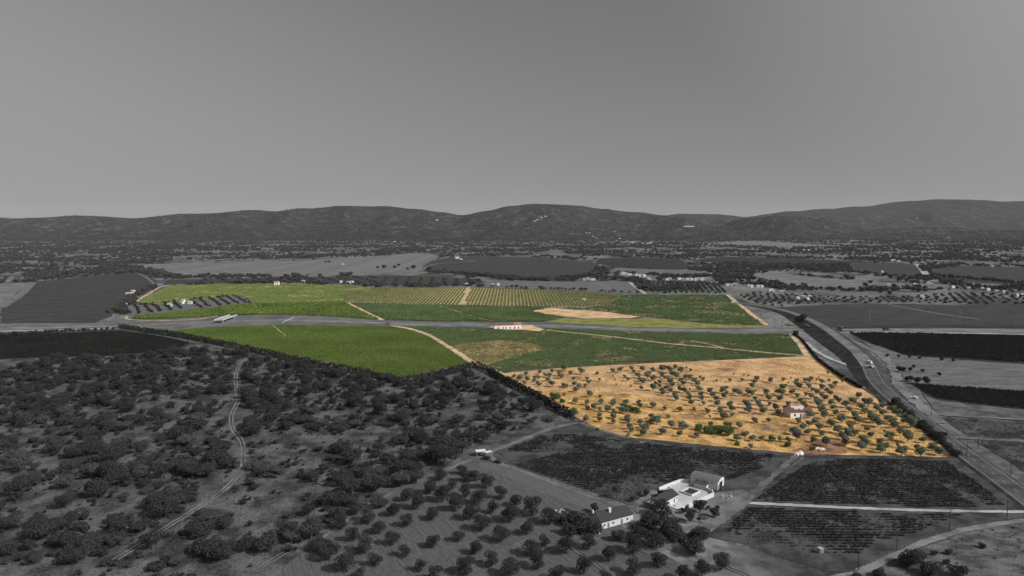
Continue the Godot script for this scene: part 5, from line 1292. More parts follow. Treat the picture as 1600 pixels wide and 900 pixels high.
func woodland() -> void:
	var leaf := [leafy("oak_a", grey(0.04)), leafy("oak_b", grey(0.05)), leafy("oak_c", grey(0.07))]
	var bark := flat("grey_bark", grey(0.06))
	var names := ["dark", "mid-grey", "pale grey"]
	each([-24.2, -320.1, 4.0, -21.8, -310.6, 5.2, -17.9, -311.6, 4.7, -33.6, -312.7, 4.7, -27.3, -300.7, 3.4, -11.7, -302.6, 5.3, -36.7, -296, 5.3, -20.5, -292.3, 4.5, -4.9, -290.5, 4.4, -45.9, -287.8, 4.8, -30.2, -286.9, 5.9, -14.3, -284.3, 5.4, -39.8, -279.2, 5.4, -23.9, -277.6, 5.7, -8, -275.1, 3.9, -48.9, -272.7, 5.0, -17, -268.8, 5.5, -0.6, -266.5, 6.2, -32.6, -268.8, 4.2, -42, -262.8, 4.4, -58.1, -265.7, 5.2, -11.5, -259.1, 5.7, -51.8, -256.2, 4.7, -60.6, -250, 4.3, -44.8, -246.7, 4.6, -20.2, -250, 3.9, -3.9, -249.4, 5.5, -29.5, -244.8, 4.2, -54, -240.3, 4.8, -13.2, -239.7, 4.1, -38.9, -237.8, 3.5, -48.3, -231.3, 4.0, -31.8, -227.3, 3.3, -7.1, -230.7, 4.0, -57.6, -227.3, 5.6, -64.9, -274.3, 5.0, -67.8, -260.5, 4.8, -16, -225.1, 5.4, -0.5, -223.4, 5.4, -26, -220.8, 4.1, -51.9, -220.8, 3.6, 1.4, -282.6, 4.3, 8.3, -272.7, 6.3, 15.5, -265, 6.1, 5.9, -255.5, 4.6, 12.3, -246.1, 3.5, 7.3, -238.5, 5.3, 19.9, -240.3, 5.7, 28.6, -244.1, 4.8, 9, -229, 4.6, 24.8, -225.6, 4.5, 34.9, -234.2, 4.7, 44.6, -240.3, 5.4, 41.8, -224.5, 4.5, 51.5, -230.1, 4.7, 15.1, -220.8, 4.1, 31.6, -220.8, 3.0, 58, -221.3, 4.2, 65.2, -224, 4.3, 73.2, -228.4, 5.0], func(x, z, w):
		var k := rng.randi() % 3
		var size := "small" if w < 4.3 else ("big" if w > 5.4 else "medium-sized")
		plant("orchard_tree", "orchard", rng.randi() % 4, x, z, w * 1.27, leafy(["orchard_dark", "orchard_mid"][mini(k, 1)], grey([0.033, 0.042][mini(k, 1)])), bark, "%s %s oval orchard tree on mown ground" % [size, names[mini(k, 1)]], "tree", "orchard trees, %s %s" % [size, names[mini(k, 1)]], rng.randf_range(0.9, 1.1)))
	var pine := Vector3(61.5, 3.2, -272.1)
	plant("round_pine", "bush", 1, pine.x, pine.z, 9.6, leafy("pine", grey(0.04)), bark, "very large dark round tree in front of the courtyard house", "tree", "", 1.15)
	each([54, -261.3, 8.2, 60.6, -254.2, 8.8, 40.9, -250.8, 5.6, 27.6, -257.7, 8.7, 31.9, -257, 6.7, 24.4, -264.3, 7.5, 42.6, -255.6, 3.5, 48.5, -260.6, 3.8, 49.5, -254.2, 6.0, 54, -246.1, 7.2, 63.4, -250.1, 6.7, 70.7, -250.1, 8.1, 66.7, -239.7, 7.1, 22.7, -255.6, 6.0, 19.5, -267.4, 4.1, 72.5, -253.5, 5.4, 62.2, -255.6, 7.5, 66.5, -243.5, 5.2, 54.7, -261.3, 6.9], func(x, z, w): plant("garden_tree", "bush", rng.randi() % 4, x, z, w * (1.2 if w > 5.0 else 0.95), leaf[rng.randi() % 2], bark, "bushy dark tree in the garden round the farmhouses", "tree", "garden trees of the farm", rng.randf_range(0.95, 1.2)))
	each([34.5, -276.3, 3.9, 52.6, -287.3, 2.6, 59.7, -293.5, 3.0, 66.1, -293.5, 3.0, 72, -266.9, 4.2, 83.1, -271.5, 4.3, 71.7, -274.7, 2.7, 78.6, -275.5, 5.8, 86.9, -278.8, 2.1, 82.9, -278.8, 1.8], func(x, z, w): plant("yard_tree", "olive", rng.randi() % 4, x, z, w * 1.0, leaf[0], bark, "small round tree on bare ground beside the walled farm", "tree", "small trees by the farm wall", 1.0))
	var pt := Vector3(46, 0, -291.1)
	plant("poplar", "poplar", 0, pt.x, pt.z, 4.0, leafy("oak_c", grey(0.07)), bark, "slim tall pale tree behind the long farmhouse", "tree", "", 1.0)
	each([140.8, -231.3, 9.0, 143.5, -224.6, 7.5, 152.7, -223.5, 6.2, 125.8, -223.5, 4.6, 117.6, -222.4, 3.3, 159.7, -239.7, 2.9, 154.5, -232.5, 2.6, 154.1, -239.1, 2.6, 175.5, -244.7, 3.0, 149.3, -237.8, 2.6], func(x, z, w): plant("field_bush", "bush", rng.randi() % 4, x, z, w * 1.05, leaf[1], bark, "bush on the rough grazing below the winding track", "bush", "bushes on the rough grazing", 1.1))
	each([341.1, -612, 3.3, 350.2, -610, 3.0, 358.8, -608.1, 3.4, 365.2, -602.5, 2.8, 380, -595.2, 3.7, 387.9, -591.6, 3.4, 338, -565.8, 3.1, 317.7, -551.4, 4.6, 319.2, -548.3, 4.5, 327.8, -552.9, 3.5, 334.9, -548.3, 3.1, 340.1, -534.7, 3.3, 303.5, -514.8, 4.3, 307.1, -516.2, 4.3, 307.2, -508.1, 5.3, 312, -505.5, 6.0, 346.2, -810.1, 12.5, 307.7, -732.8, 6.0], func(x, z, w): plant("verge_tree", "olive", rng.randi() % 4, x, z, w * 1.05, leaf[0], bark, "small dark tree beyond the curved road", "tree", "small trees beyond the curved road", 1.05))
	for q in smooth_line([Vector3(-563, 0, -724), Vector3(-535.3, 0, -739), Vector3(-506.3, 0, -752.3), Vector3(-477.7, 0, -763.7), Vector3(-455.7, 0, -773.2)], 7.0):
		plant("verge_sapling", "olive", rng.randi() % 4, q.x + rng.randf_range(-1.0, 1.0), q.z + rng.randf_range(-1.0, 1.0), rng.randf_range(3.2, 5.0), leaf[1], bark, "small tree in the line between the service road and the black vineyard", "tree", "line of small trees by the service road", 1.1)
	# open oak wood
	var wood := pv([-508, -621.3, -424.6, -603.3, -362.7, -615.2, -316.5, -640.5, -320.5, -675.1, -219.1, -606.2, -122, -533.3, -77.1, -505, -35, -547.4, -9.6, -505, 16.7, -436.9, 33, -405.1, 11.3, -392.1, -9, -372.9, -22.8, -365.1, -38.5, -332.1, -56.4, -306.7, -66, -283.5, -75.6, -258.8, -82.2, -233.3, -85.6, -218.1, -179.3, -212.2])
	var lane := pv([-240.4, -609.2, -231.3, -567.4, -209.9, -509.1, -188.9, -461.5, -177.1, -421.9, -164.2, -392.1, -150.5, -370.6, -138.3, -341.4, -132.8, -325.8, -131, -309.1, -131.5, -291.8, -134.5, -276.9, -137.6, -261.7, -139.7, -249.1, -142.6, -235.2])
	var hedge_line := pv([-327.5, -690.1, -224.5, -621.3, -124.7, -545, -79, -517.7, -34.8, -562.3, -4.9, -509.1, 28.8, -429.2])
	var glade := pv([-144.4, -370.6, -117.4, -407.8, -80.8, -321.4, -83.2, -258.8, -101.6, -248, -133.1, -248, -124.1, -305.1])
	var placed: Array = []
	var big := [-26.1, -350.1, 13.1, -33.7, -332.8, 14.2, -43.9, -337.6, 12.7, -50.1, -319.3, 13.7, -51.6, -304.7, 11.7, -44.8, -308.8, 10.2, -37.7, -332.8, 11.7, -62.6, -300.8, 13.2, -71.9, -297, 11.5, -80.8, -335.2, 12.8, -78.6, -306.7, 10.3, -71.3, -282.6, 9.6, -78.1, -282.6, 8.9, -63.8, -322.5, 7.4, -56.7, -281.8, 7.3, -71, -242.7, 8.5, -65.5, -235.2, 8.9, -86.9, -254, 8.3, -72, -269.5, 7.8, -83.7, -225.9, 8.2, -73, -225.9, 5.6, -67.6, -222.6, 6.8, -16, -369.2, 10.0, -24, -370.6, 8.2, -40.2, -372.1, 9.2, -49.3, -366.3, 9.1, -61.6, -366.3, 10.1, -148.4, -332.8, 13.5, -145.5, -317.1, 10.4, -152.1, -315, 10.4, -158.5, -320.3, 7.1, -166.6, -315, 10.6, -183.3, -330.5, 11.2, -203.4, -337.6, 14.5, -182.4, -306.7, 11.5, -180.4, -251.9, 11.7, -198.9, -260.5, 9.8, -190.2, -263.4, 7.3, -176.7, -269.5, 8.1, -152.9, -257.6, 11.4, -160.5, -266.4, 7.8, -156.6, -234, 9.3, -157, -244, 9.6, -145, -272.7, 11.7, -145.2, -282.6, 8.8, -114, -260.5, 7.2, -133.8, -244, 8.5, -104.5, -235.2, 10.0, -110, -224.8, 9.8, -117.2, -222.6, 9.8, -140.8, -224.8, 9.6, -158.8, -227.1, 8.5, -219.1, -350.1, 11.1, -225.9, -345, 11.1, -250.4, -335.2, 10.2, -190, -280.9, 8.4, -183.5, -291.5, 10.3, -220.7, -295.1, 10.0, -205, -302.8, 9.9, -184.8, -238.9, 7.6, -170.1, -259, 6.2, -127.4, -328.2, 9.6, -97.1, -242.7, 8.1]
	for i in range(0, big.size(), 3): placed.append([big[i], big[i + 1], big[i + 2]])
	var tries := 0
	while tries < 5600:
		tries += 1
		var p := Vector2(rng.randf_range(-420, 60), rng.randf_range(-640, -205))
		if not Geometry2D.is_point_in_polygon(p, wood): continue
		var n := patch.get_noise_2d(p.x * 2.2, p.y * 2.2)
		var chance := 0.1 + 2.4 * maxf(0.0, n + 0.08 + 0.6 * patch.get_noise_2d(p.x * 7.0 + 90.0, p.y * 7.0)) + (0.1 if p.y < -400.0 else 0.0)
		if Geometry2D.is_point_in_polygon(p, glade): chance -= 0.62
		if rng.randf() > chance: continue
		if near_line(p, lane) < 5.5: continue
		var w := 3.6 + 9.0 * pow(rng.randf(), 1.5)
		var ok := true
		for q in placed:
			if Vector2(q[0], q[1]).distance_to(p) < (w + q[2]) * 0.33:
				ok = false
				break
		if ok: placed.append([p.x, p.y, w])
	placed.sort_custom(func(a, b): return a[1] > b[1])
	var rest := []
	var seen := 0
	var in_view := 0
	for q in placed:
		var inside: bool = absf(q[0]) / -q[1] < 0.78 and -q[1] > 228.0
		if not inside: continue
		in_view += 1
		if seen >= 310:
			rest.append(spot(q[0], 0.0, q[1], q[2] * 1.05, 1.0))
			continue
		seen += 1
		var k: int = [0, 0, 0, 1, 1, 2][rng.randi() % 6]
		var p := Vector2(q[0], q[1])
		var size := "small" if q[2] < 6.0 else ("broad" if q[2] > 8.6 else "medium-sized")
		var where := "in the open wood"
		if near_line(p, lane) < 16.0: where = "beside the two-rut track"
		elif near_line(p, hedge_line) < 26.0: where = "near the long vineyard hedge"
		elif Geometry2D.is_point_in_polygon(p, glade): where = "standing in the bare glade"
		plant("oak_tree", "oak", rng.randi() % 10, q[0], q[1], q[2] * 1.1, leaf[k], bark, "%s %s oak tree %s" % [size, names[k], where], "oak tree", "%s %s oak trees %s" % [size, names[k], where], rng.randf_range(0.8, 1.1))
	mass("oak_trees", crowns["oak1"], leaf[0], rest, "farther crowns of the open oak wood below the black vineyard", "trees")
	var shrubs := []
	var shade := PackedColorArray()
	for k in 17000:
		var p := Vector2(rng.randf_range(-430, 70), rng.randf_range(-640, -205))
		if not Geometry2D.is_point_in_polygon(p, wood): continue
		var n := patch.get_noise_2d(p.x * 2.2, p.y * 2.2) + 0.8 * patch.get_noise_2d(p.x * 6.0, p.y * 6.0 + 70.0)
		if rng.randf() > 0.28 + 1.6 * n: continue
		if near_line(p, lane) < 3.0: continue
		shrubs.append(spot(p.x, 0.05, p.y, 1.2 + 2.6 * pow(rng.randf(), 2.0), rng.randf_range(0.7, 1.2)))
		var t := rng.randf_range(0.5, 1.0)
		shade.append(Color(t, t, t))
	mass("undergrowth", crowns["far0"], leafy("undergrowth", grey(0.05)), shrubs, "low dark undergrowth between the oaks", "undergrowth", self, shade)
	# scrub and tussocks on the wood's floor
	var tufts := []
	var cols := PackedColorArray()
	for k in 26000:
		var p := Vector2(rng.randf_range(-430, 70), rng.randf_range(-640, -205))
		if not Geometry2D.is_point_in_polygon(p, wood): continue
		var n := patch.get_noise_2d(p.x * 3.1 + 400.0, p.y * 3.1)
		if rng.randf() > 0.45 + n: continue
		if near_line(p, lane) < 2.2: continue
		tufts.append(spot(p.x, 0.08, p.y, rng.randf_range(0.5, 1.5) * (1.6 if rng.randf() < 0.08 else 1.0), 0.8))
		var t := rng.randf_range(0.45, 1.0)
		cols.append(Color(t, t, t))
	mass("dry_scrub", crowns["tuft0"], leafy("scrub", grey(0.11)), tufts, "low dry scrub and tussocks between the oaks", "scrub", self, cols)
	tufts = []
	cols = PackedColorArray()
	var rough_poly := pv([267.5, -419, 286.4, -414.7, 313, -407.8, 338.9, -392.1, 234.2, -267.6, 249.8, -323.2, 256.5, -357.5, 262, -389.6])
	var graze := pv([119.2, -224.4, 148.9, -241.9, 174.6, -256.1, 214.8, -269.4, 238.9, -273.1, 187.6, -212.2, 104.2, -212.2])
	for k in 9000:
		var p := Vector2(rng.randf_range(90, 380), rng.randf_range(-430, -205))
		var a := Geometry2D.is_point_in_polygon(p, rough_poly)
		if not a and not Geometry2D.is_point_in_polygon(p, graze): continue
		if not a and rng.randf() < 0.6: continue
		tufts.append(spot(p.x, 0.1, p.y, rng.randf_range(0.5, 1.6), 0.8))
		var t := rng.randf_range(0.4, 1.0)
		cols.append(Color(t, t, t))
	mass("dry_scrub", crowns["tuft1"], leafy("scrub", grey(0.11)), tufts, "low dry scrub on the rough fields by the curved road", "scrub", self, cols)
	# golden tussocks in the grove
	tufts = []
	cols = PackedColorArray()
	var g := pv([-5.2, -542.6, 37.3, -559.8, 110.3, -579.4, 186.7, -594.6, 269, -612.2, 265.4, -557.3, 252.2, -466.8, 235.9, -383.5, 230.7, -344.3, 200.8, -347.3, 168.5, -349.8, 121.5, -360.7, 89.4, -371.8, 67.6, -379.9, 42, -417.5, 26.2, -456.4, 7.3, -509.1])
	for k in 24000:
		var p := Vector2(rng.randf_range(-20, 250), rng.randf_range(-610, -340))
		if not Geometry2D.is_point_in_polygon(p, g): continue
		if rng.randf() > 0.5 + patch.get_noise_2d(p.x * 2.0, p.y * 2.0): continue
		tufts.append(spot(p.x, 0.18, p.y, rng.randf_range(0.4, 1.3), 0.6))
		var t := rng.randf_range(0.5, 1.0)
		cols.append(Color(t, t * rng.randf_range(0.85, 1.0), t * rng.randf_range(0.7, 1.0)))
	mass("dry_grass", crowns["tuft2"], leafy("gold_grass", Color(0.55, 0.34, 0.13)), tufts, "golden dry tussocks between the olive trees", "grass", self, cols)

func valley_trees() -> void:
	var m := leafy("far_tree", grey(0.062))
	var xs := [[], [], [], []]
	var clear: Array = open_fields
	var put_tree := func(x: float, y: float, z: float, w: float, tall: float) -> void:
		var zone := 3 if z < -4300.0 else (0 if x < z * -0.0 - 0.22 * -z else (1 if x < 0.2 * -z else 2))
		xs[zone].append(spot(x, y, z, w, tall))
	var boxes := []
	for poly in clear:
		var lo := Vector2(1e9, 1e9)
		var hi := -lo
		for q in poly:
			lo = lo.min(q)
			hi = hi.max(q)
		boxes.append([lo - Vector2.ONE * 6, hi + Vector2.ONE * 6])
	# scattered woods of the valley floor and the lower slopes; they keep clear of houses and of what faces them
	var homes := []
	for c in get_children():
		if c is Node3D and str(c.name).begins_with("farm_") and c.has_meta("category") and c.position.z < -1100.0: homes.append(c.position)
	for k in 120000:
		var d := 1250.0 * pow(6.2, rng.randf())
		var x := rng.randf_range(-0.84, 0.84) * d
		if d < 1500.0 and rng.randf() < 0.3: continue
		var z := -d
		var n := patch.get_noise_2d(x * 0.16, z * 0.16) + 0.7 * patch.get_noise_2d(x * 0.8, z * 0.3)
		if rng.randf() > 0.3 + 1.25 * n + (0.14 if d > 3600.0 else 0.0) + (0.25 if d > 5200.0 else 0.0): continue
		var p := Vector2(x, z)
		var hit := false
		for i in clear.size():
			if p.x < boxes[i][0].x or p.y < boxes[i][0].y or p.x > boxes[i][1].x or p.y > boxes[i][1].y: continue
			if Geometry2D.is_point_in_polygon(p, clear[i]):
				hit = true
				break
		if hit: continue
		for h in homes:
			if absf(h.x - x) < 14.0 + d * 0.0015 and z - h.z > -12.0 and z - h.z < d * 0.055:
				hit = true
				break
		if hit: continue
		var y := maxf(height(x, z), 0.0) if d > 5100.0 else 0.0
		put_tree.call(x, y - 0.3, z, (5.0 + 8.5 * pow(rng.randf(), 1.6)) * (1.0 if d < 3000.0 else 1.25), rng.randf_range(0.8, 1.15))
	# orchards in rows
	for o in [[pv([385.6, -1161.7, 447.6, -1217.6, 538, -1140.8, 667.1, -1140.8, 795.8, -1206, 898.3, -1161.7, 790.5, -1021, 680.3, -1029.3, 592.7, -1046.4, 480.1, -1037.8, 386, -996.8, 371.6, -1064]), 62.0, 21.0, 15.0], [pv([-309.4, -1581.6, -145.2, -1543.2, -81.3, -1489, -83.7, -1346.9, -205.1, -1361.3, -275.1, -1391.2]), 84.0, 26.0, 9.0], [pv([287.6, -1454.9, 406.2, -1438.4, 420.5, -1361.3, 376.2, -1194.6, 270.3, -1194.6, 241, -1229.4]), 40.0, 14.0, 11.0], [pv([-734.8, -1562.2, -476.1, -1581.6, -312.4, -1581.6, -278.1, -1406.6, -433.3, -1438.4, -636.4, -1438.4]), 60.0, 34.0, 20.0], [pv([890.7, -1391.2, 993.9, -1318.9, 1084.6, -1279, 1013.6, -1194.6, 909.5, -1206, 831.5, -1279]), 55.0, 22.0, 15.0], [pv([582.4, -2139, 777.5, -2069.6, 941.5, -2004.6, 792.4, -1756.1, 585.8, -1780.7]), 50.0, 22.0, 18.0]]:
		for row in rows_in(o[0], o[1], o[2], o[3]):
			for q in row:
				if rng.randf() < 0.06: continue
				put_tree.call(q.x + rng.randf_range(-1, 1), 0.1, q.y + rng.randf_range(-1, 1), rng.randf_range(5.0, 8.0), 0.9)
	# tree lines: hedgerows and windbreaks
	for l in [[Vector3(-74.5, 0, -1318.9), Vector3(71.6, 0, -1266.2), Vector3(181.9, 0, -1206), Vector3(234.3, 0, -1183.4)], [Vector3(-682.4, 0, -1346.9), Vector3(-609, 0, -1376.1), Vector3(-490, 0, -1406.6), Vector3(-307.7, 0, -1361.3), Vector3(-80.8, 0, -1318.9)]]:
		for q in smooth_line(l, 13.0):
			if rng.randf() < 0.5: put_tree.call(q.x, 0.2, q.z - 8.0 + rng.randf_range(-4, 4), rng.randf_range(5.0, 10.0), 1.0)
	for l in [[Vector3(-206.1, 0, -1686.4), Vector3(-125.2, 0, -1664.3), Vector3(-44.6, 0, -1581.6), Vector3(42, 0, -1489)], [Vector3(-42.5, 0, -1506.6), Vector3(41.6, 0, -1471.7), Vector3(98.1, 0, -1489)], [Vector3(100.4, 0, -1524.7), Vector3(156.2, 0, -1581.6), Vector3(216.3, 0, -1642.8)], [Vector3(-607.6, 0, -1082.2), Vector3(-549.4, 0, -937.5)], [Vector3(-577.7, 0, -1012.8), Vector3(-640.9, 0, -1161.7), Vector3(-693.5, 0, -1305.3)], [Vector3(324.4, 0, -1642.8), Vector3(386.8, 0, -1581.6), Vector3(467, 0, -1601.5)], [Vector3(229.5, 0, -1524.7), Vector3(260.2, 0, -1454.9), Vector3(281.2, 0, -1422.3)], [Vector3(554.3, 0, -1279), Vector3(620.1, 0, -1241.4), Vector3(723, 0, -1279), Vector3(741.6, 0, -1229.4)], [Vector3(994.2, 0, -1601.5), Vector3(1020.8, 0, -1506.6), Vector3(1047.9, 0, -1391.2)], [Vector3(-916.2, 0, -1756.1), Vector3(-829.8, 0, -1621.9), Vector3(-781.1, 0, -1581.6)]]:
		for q in smooth_line(l, 7.0):
			put_tree.call(q.x + rng.randf_range(-7, 7), 0.2, q.z + rng.randf_range(-14, 14), clampf(-q.z * 0.0068, 5.0, 16.0) * rng.randf_range(0.7, 1.2), 1.1)
	var labels := ["dark trees scattered beyond the ploughed field and the tree-lined parcel", "dark trees round the white barn and the far estate", "dark trees and orchards beyond the curved road", "dark woods at the foot of the hills and on their slopes"]
	for v in 4:
		mass("valley_trees", crowns["far%d" % v], m, xs[v], labels[v], "trees")
	# lines of trees dividing the ploughed parcel: each tree one can pick out
	var leaf := leafy("oak_a", grey(0.04))
	var bark := flat("grey_bark", grey(0.06))
	for q in [[-562.9, -1012.0, "in the first cross line from the lane"], [-557.4, -1002.8, "in the first cross line from the lane"], [-547.3, -988.9, "in the first cross line from the lane"], [-544.5, -984.4, "in the first cross line from the lane"], [-540.4, -975.9, "in the first cross line from the lane"], [-530.8, -962.0, "in the first cross line from the lane"], [-527.8, -955.4, "in the first cross line from the lane"], [-521.4, -946.0, "in the first cross line from the lane"], [-517.6, -937.4, "in the first cross line from the lane"], [-511.8, -931.3, "in the first cross line from the lane"], [-508.6, -921.8, "in the first cross line from the lane"], [-546.6, -1009.9, "in the second cross line from the lane"], [-541.2, -1000.0, "in the second cross line from the lane"], [-536.5, -993.7, "in the second cross line from the lane"], [-532.4, -987.7, "in the second cross line from the lane"], [-527.0, -981.5, "in the second cross line from the lane"], [-523.3, -974.2, "in the second cross line from the lane"], [-517.9, -964.7, "in the second cross line from the lane"], [-512.9, -955.5, "in the second cross line from the lane"], [-508.8, -951.6, "in the second cross line from the lane"], [-503.5, -943.8, "in the second cross line from the lane"], [-498.1, -936.8, "in the second cross line from the lane"], [-540.5, -1019.9, "in the third cross line from the lane"], [-534.0, -1011.3, "in the third cross line from the lane"], [-529.4, -1006.1, "in the third cross line from the lane"], [-521.8, -993.9, "in the third cross line from the lane"], [-516.6, -989.1, "in the third cross line from the lane"], [-512.9, -981.1, "in the third cross line from the lane"], [-507.9, -973.9, "in the third cross line from the lane"], [-504.2, -966.6, "in the third cross line from the lane"], [-500.9, -960.4, "in the third cross line from the lane"], [-494.6, -952.8, "in the third cross line from the lane"], [-492.7, -946.8, "in the third cross line from the lane"], [-535.9, -1045.9, "in the fourth cross line from the lane"], [-528.1, -1033.3, "in the fourth cross line from the lane"], [-526.2, -1028.5, "in the fourth cross line from the lane"], [-518.7, -1017.1, "in the fourth cross line from the lane"], [-513.4, -1006.2, "in the fourth cross line from the lane"], [-508.3, -999.8, "in the fourth cross line from the lane"], [-500.9, -990.8, "in the fourth cross line from the lane"], [-497.9, -984.4, "in the fourth cross line from the lane"], [-492.9, -972.9, "in the fourth cross line from the lane"], [-486.1, -965.6, "in the fourth cross line from the lane"], [-483.4, -959.4, "in the fourth cross line from the lane"], [-529.5, -1064.0, "in the fifth cross line from the lane"], [-524.4, -1054.7, "in the fifth cross line from the lane"], [-518.2, -1040.9, "in the fifth cross line from the lane"], [-512.8, -1034.2, "in the fifth cross line from the lane"], [-510.2, -1028.1, "in the fifth cross line from the lane"], [-501.8, -1016.1, "in the fifth cross line from the lane"], [-498.9, -1010.5, "in the fifth cross line from the lane"], [-492.8, -1002.1, "in the fifth cross line from the lane"], [-488.4, -994.9, "in the fifth cross line from the lane"], [-482.2, -986.7, "in the fifth cross line from the lane"], [-477.5, -977.1, "in the fifth cross line from the lane"], [-517.7, -1092.4, "in the sixth cross line from the lane"], [-508.2, -1076.6, "in the sixth cross line from the lane"], [-504.2, -1068.6, "in the sixth cross line from the lane"], [-494.6, -1056.1, "in the sixth cross line from the lane"], [-490.5, -1050.2, "in the sixth cross line from the lane"], [-483.6, -1033.2, "in the sixth cross line from the lane"], [-475.2, -1024.5, "in the sixth cross line from the lane"], [-470.8, -1014.0, "in the sixth cross line from the lane"], [-464.2, -1006.7, "in the sixth cross line from the lane"], [-458.9, -998.9, "in the sixth cross line from the lane"], [-454.1, -990.3, "in the sixth cross line from the lane"], [-510.1, -1106.8, "in the seventh cross line from the lane"], [-504.5, -1097.2, "in the seventh cross line from the lane"], [-498.7, -1087.1, "in the seventh cross line from the lane"], [-492.7, -1077.1, "in the seventh cross line from the lane"], [-484.6, -1063.1, "in the seventh cross line from the lane"], [-477.3, -1054.6, "in the seventh cross line from the lane"], [-473.2, -1043.8, "in the seventh cross line from the lane"], [-466.4, -1031.8, "in the seventh cross line from the lane"], [-460.8, -1020.5, "in the seventh cross line from the lane"], [-455.9, -1013.8, "in the seventh cross line from the lane"], [-448.0, -1005.2, "in the seventh cross line from the lane"], [-503.3, -1126.2, "in the eighth cross line from the lane"], [-496.9, -1115.2, "in the eighth cross line from the lane"], [-487.3, -1102.4, "in the eighth cross line from the lane"], [-483.0, -1092.8, "in the eighth cross line from the lane"], [-475.0, -1080.3, "in the eighth cross line from the lane"], [-468.9, -1070.8, "in the eighth cross line from the lane"], [-460.3, -1056.2, "in the eighth cross line from the lane"], [-455.3, -1046.9, "in the eighth cross line from the lane"], [-448.8, -1033.3, "in the eighth cross line from the lane"], [-443.3, -1026.5, "in the eighth cross line from the lane"], [-437.7, -1016.7, "in the eighth cross line from the lane"], [-493.8, -1140.6, "in the ninth cross line from the lane"], [-489.8, -1133.6, "in the ninth cross line from the lane"], [-480.3, -1114.9, "in the ninth cross line from the lane"], [-473.9, -1107.2, "in the ninth cross line from the lane"], [-468.0, -1093.8, "in the ninth cross line from the lane"], [-460.3, -1079.8, "in the ninth cross line from the lane"], [-455.5, -1073.9, "in the ninth cross line from the lane"], [-448.3, -1062.1, "in the ninth cross line from the lane"], [-440.3, -1046.6, "in the ninth cross line from the lane"], [-437.0, -1040.8, "in the ninth cross line from the lane"], [-428.9, -1027.5, "in the ninth cross line from the lane"], [-483.1, -1145.0, "in the tenth cross line from the lane"], [-475.4, -1135.1, "in the tenth cross line from the lane"], [-469.5, -1121.8, "in the tenth cross line from the lane"], [-463.5, -1113.1, "in the tenth cross line from the lane"], [-456.9, -1102.4, "in the tenth cross line from the lane"], [-450.9, -1091.3, "in the tenth cross line from the lane"], [-443.6, -1079.5, "in the tenth cross line from the lane"], [-438.1, -1069.5, "in the tenth cross line from the lane"], [-434.9, -1063.0, "in the tenth cross line from the lane"], [-425.7, -1050.1, "in the tenth cross line from the lane"], [-419.2, -1039.6, "in the tenth cross line from the lane"], [-476.0, -1159.8, "in the last cross line from the lane"], [-466.2, -1144.2, "in the last cross line from the lane"], [-462.9, -1137.3, "in the last cross line from the lane"], [-450.7, -1118.8, "in the last cross line from the lane"], [-448.3, -1113.1, "in the last cross line from the lane"], [-438.7, -1095.7, "in the last cross line from the lane"], [-431.7, -1085.5, "in the last cross line from the lane"], [-426.4, -1079.3, "in the last cross line from the lane"], [-421.9, -1068.9, "in the last cross line from the lane"], [-415.2, -1056.2, "in the last cross line from the lane"], [-405.8, -1045.8, "in the last cross line from the lane"], [-571.7, -1006.5, "along the far edge"], [-565.8, -1016.9, "along the far edge"], [-560.9, -1024.9, "along the far edge"], [-557.7, -1032.1, "along the far edge"], [-552.4, -1043.1, "along the far edge"], [-545.1, -1053.5, "along the far edge"], [-538.0, -1062.1, "along the far edge"], [-534.3, -1071.2, "along the far edge"], [-528.1, -1080.5, "along the far edge"], [-523.8, -1087.1, "along the far edge"], [-515.3, -1101.5, "along the far edge"], [-508.7, -1111.1, "along the far edge"], [-500.3, -1121.8, "along the far edge"], [-493.6, -1134.0, "along the far edge"], [-487.4, -1143.9, "along the far edge"], [-483.8, -1149.8, "along the far edge"], [-526.3, -909.5, "at the lane corner"], [-527.6, -912.9, "at the lane corner"], [-524.7, -914.6, "at the lane corner"], [-524.1, -917.0, "at the lane corner"], [-523.8, -918.5, "at the lane corner"], [-523.1, -922.0, "at the lane corner"], [-523.5, -924.5, "at the lane corner"], [-523.7, -928.4, "at the lane corner"], [-522.8, -929.0, "at the lane corner"]]:
		plant("parcel_tree", "bush", rng.randi() % 4, q[0], q[1], rng.randf_range(3.6, 5.6), leaf, bark, "dark tree %s of the ploughed parcel" % q[2], "tree", "trees %s of the ploughed parcel" % q[2], 1.1)
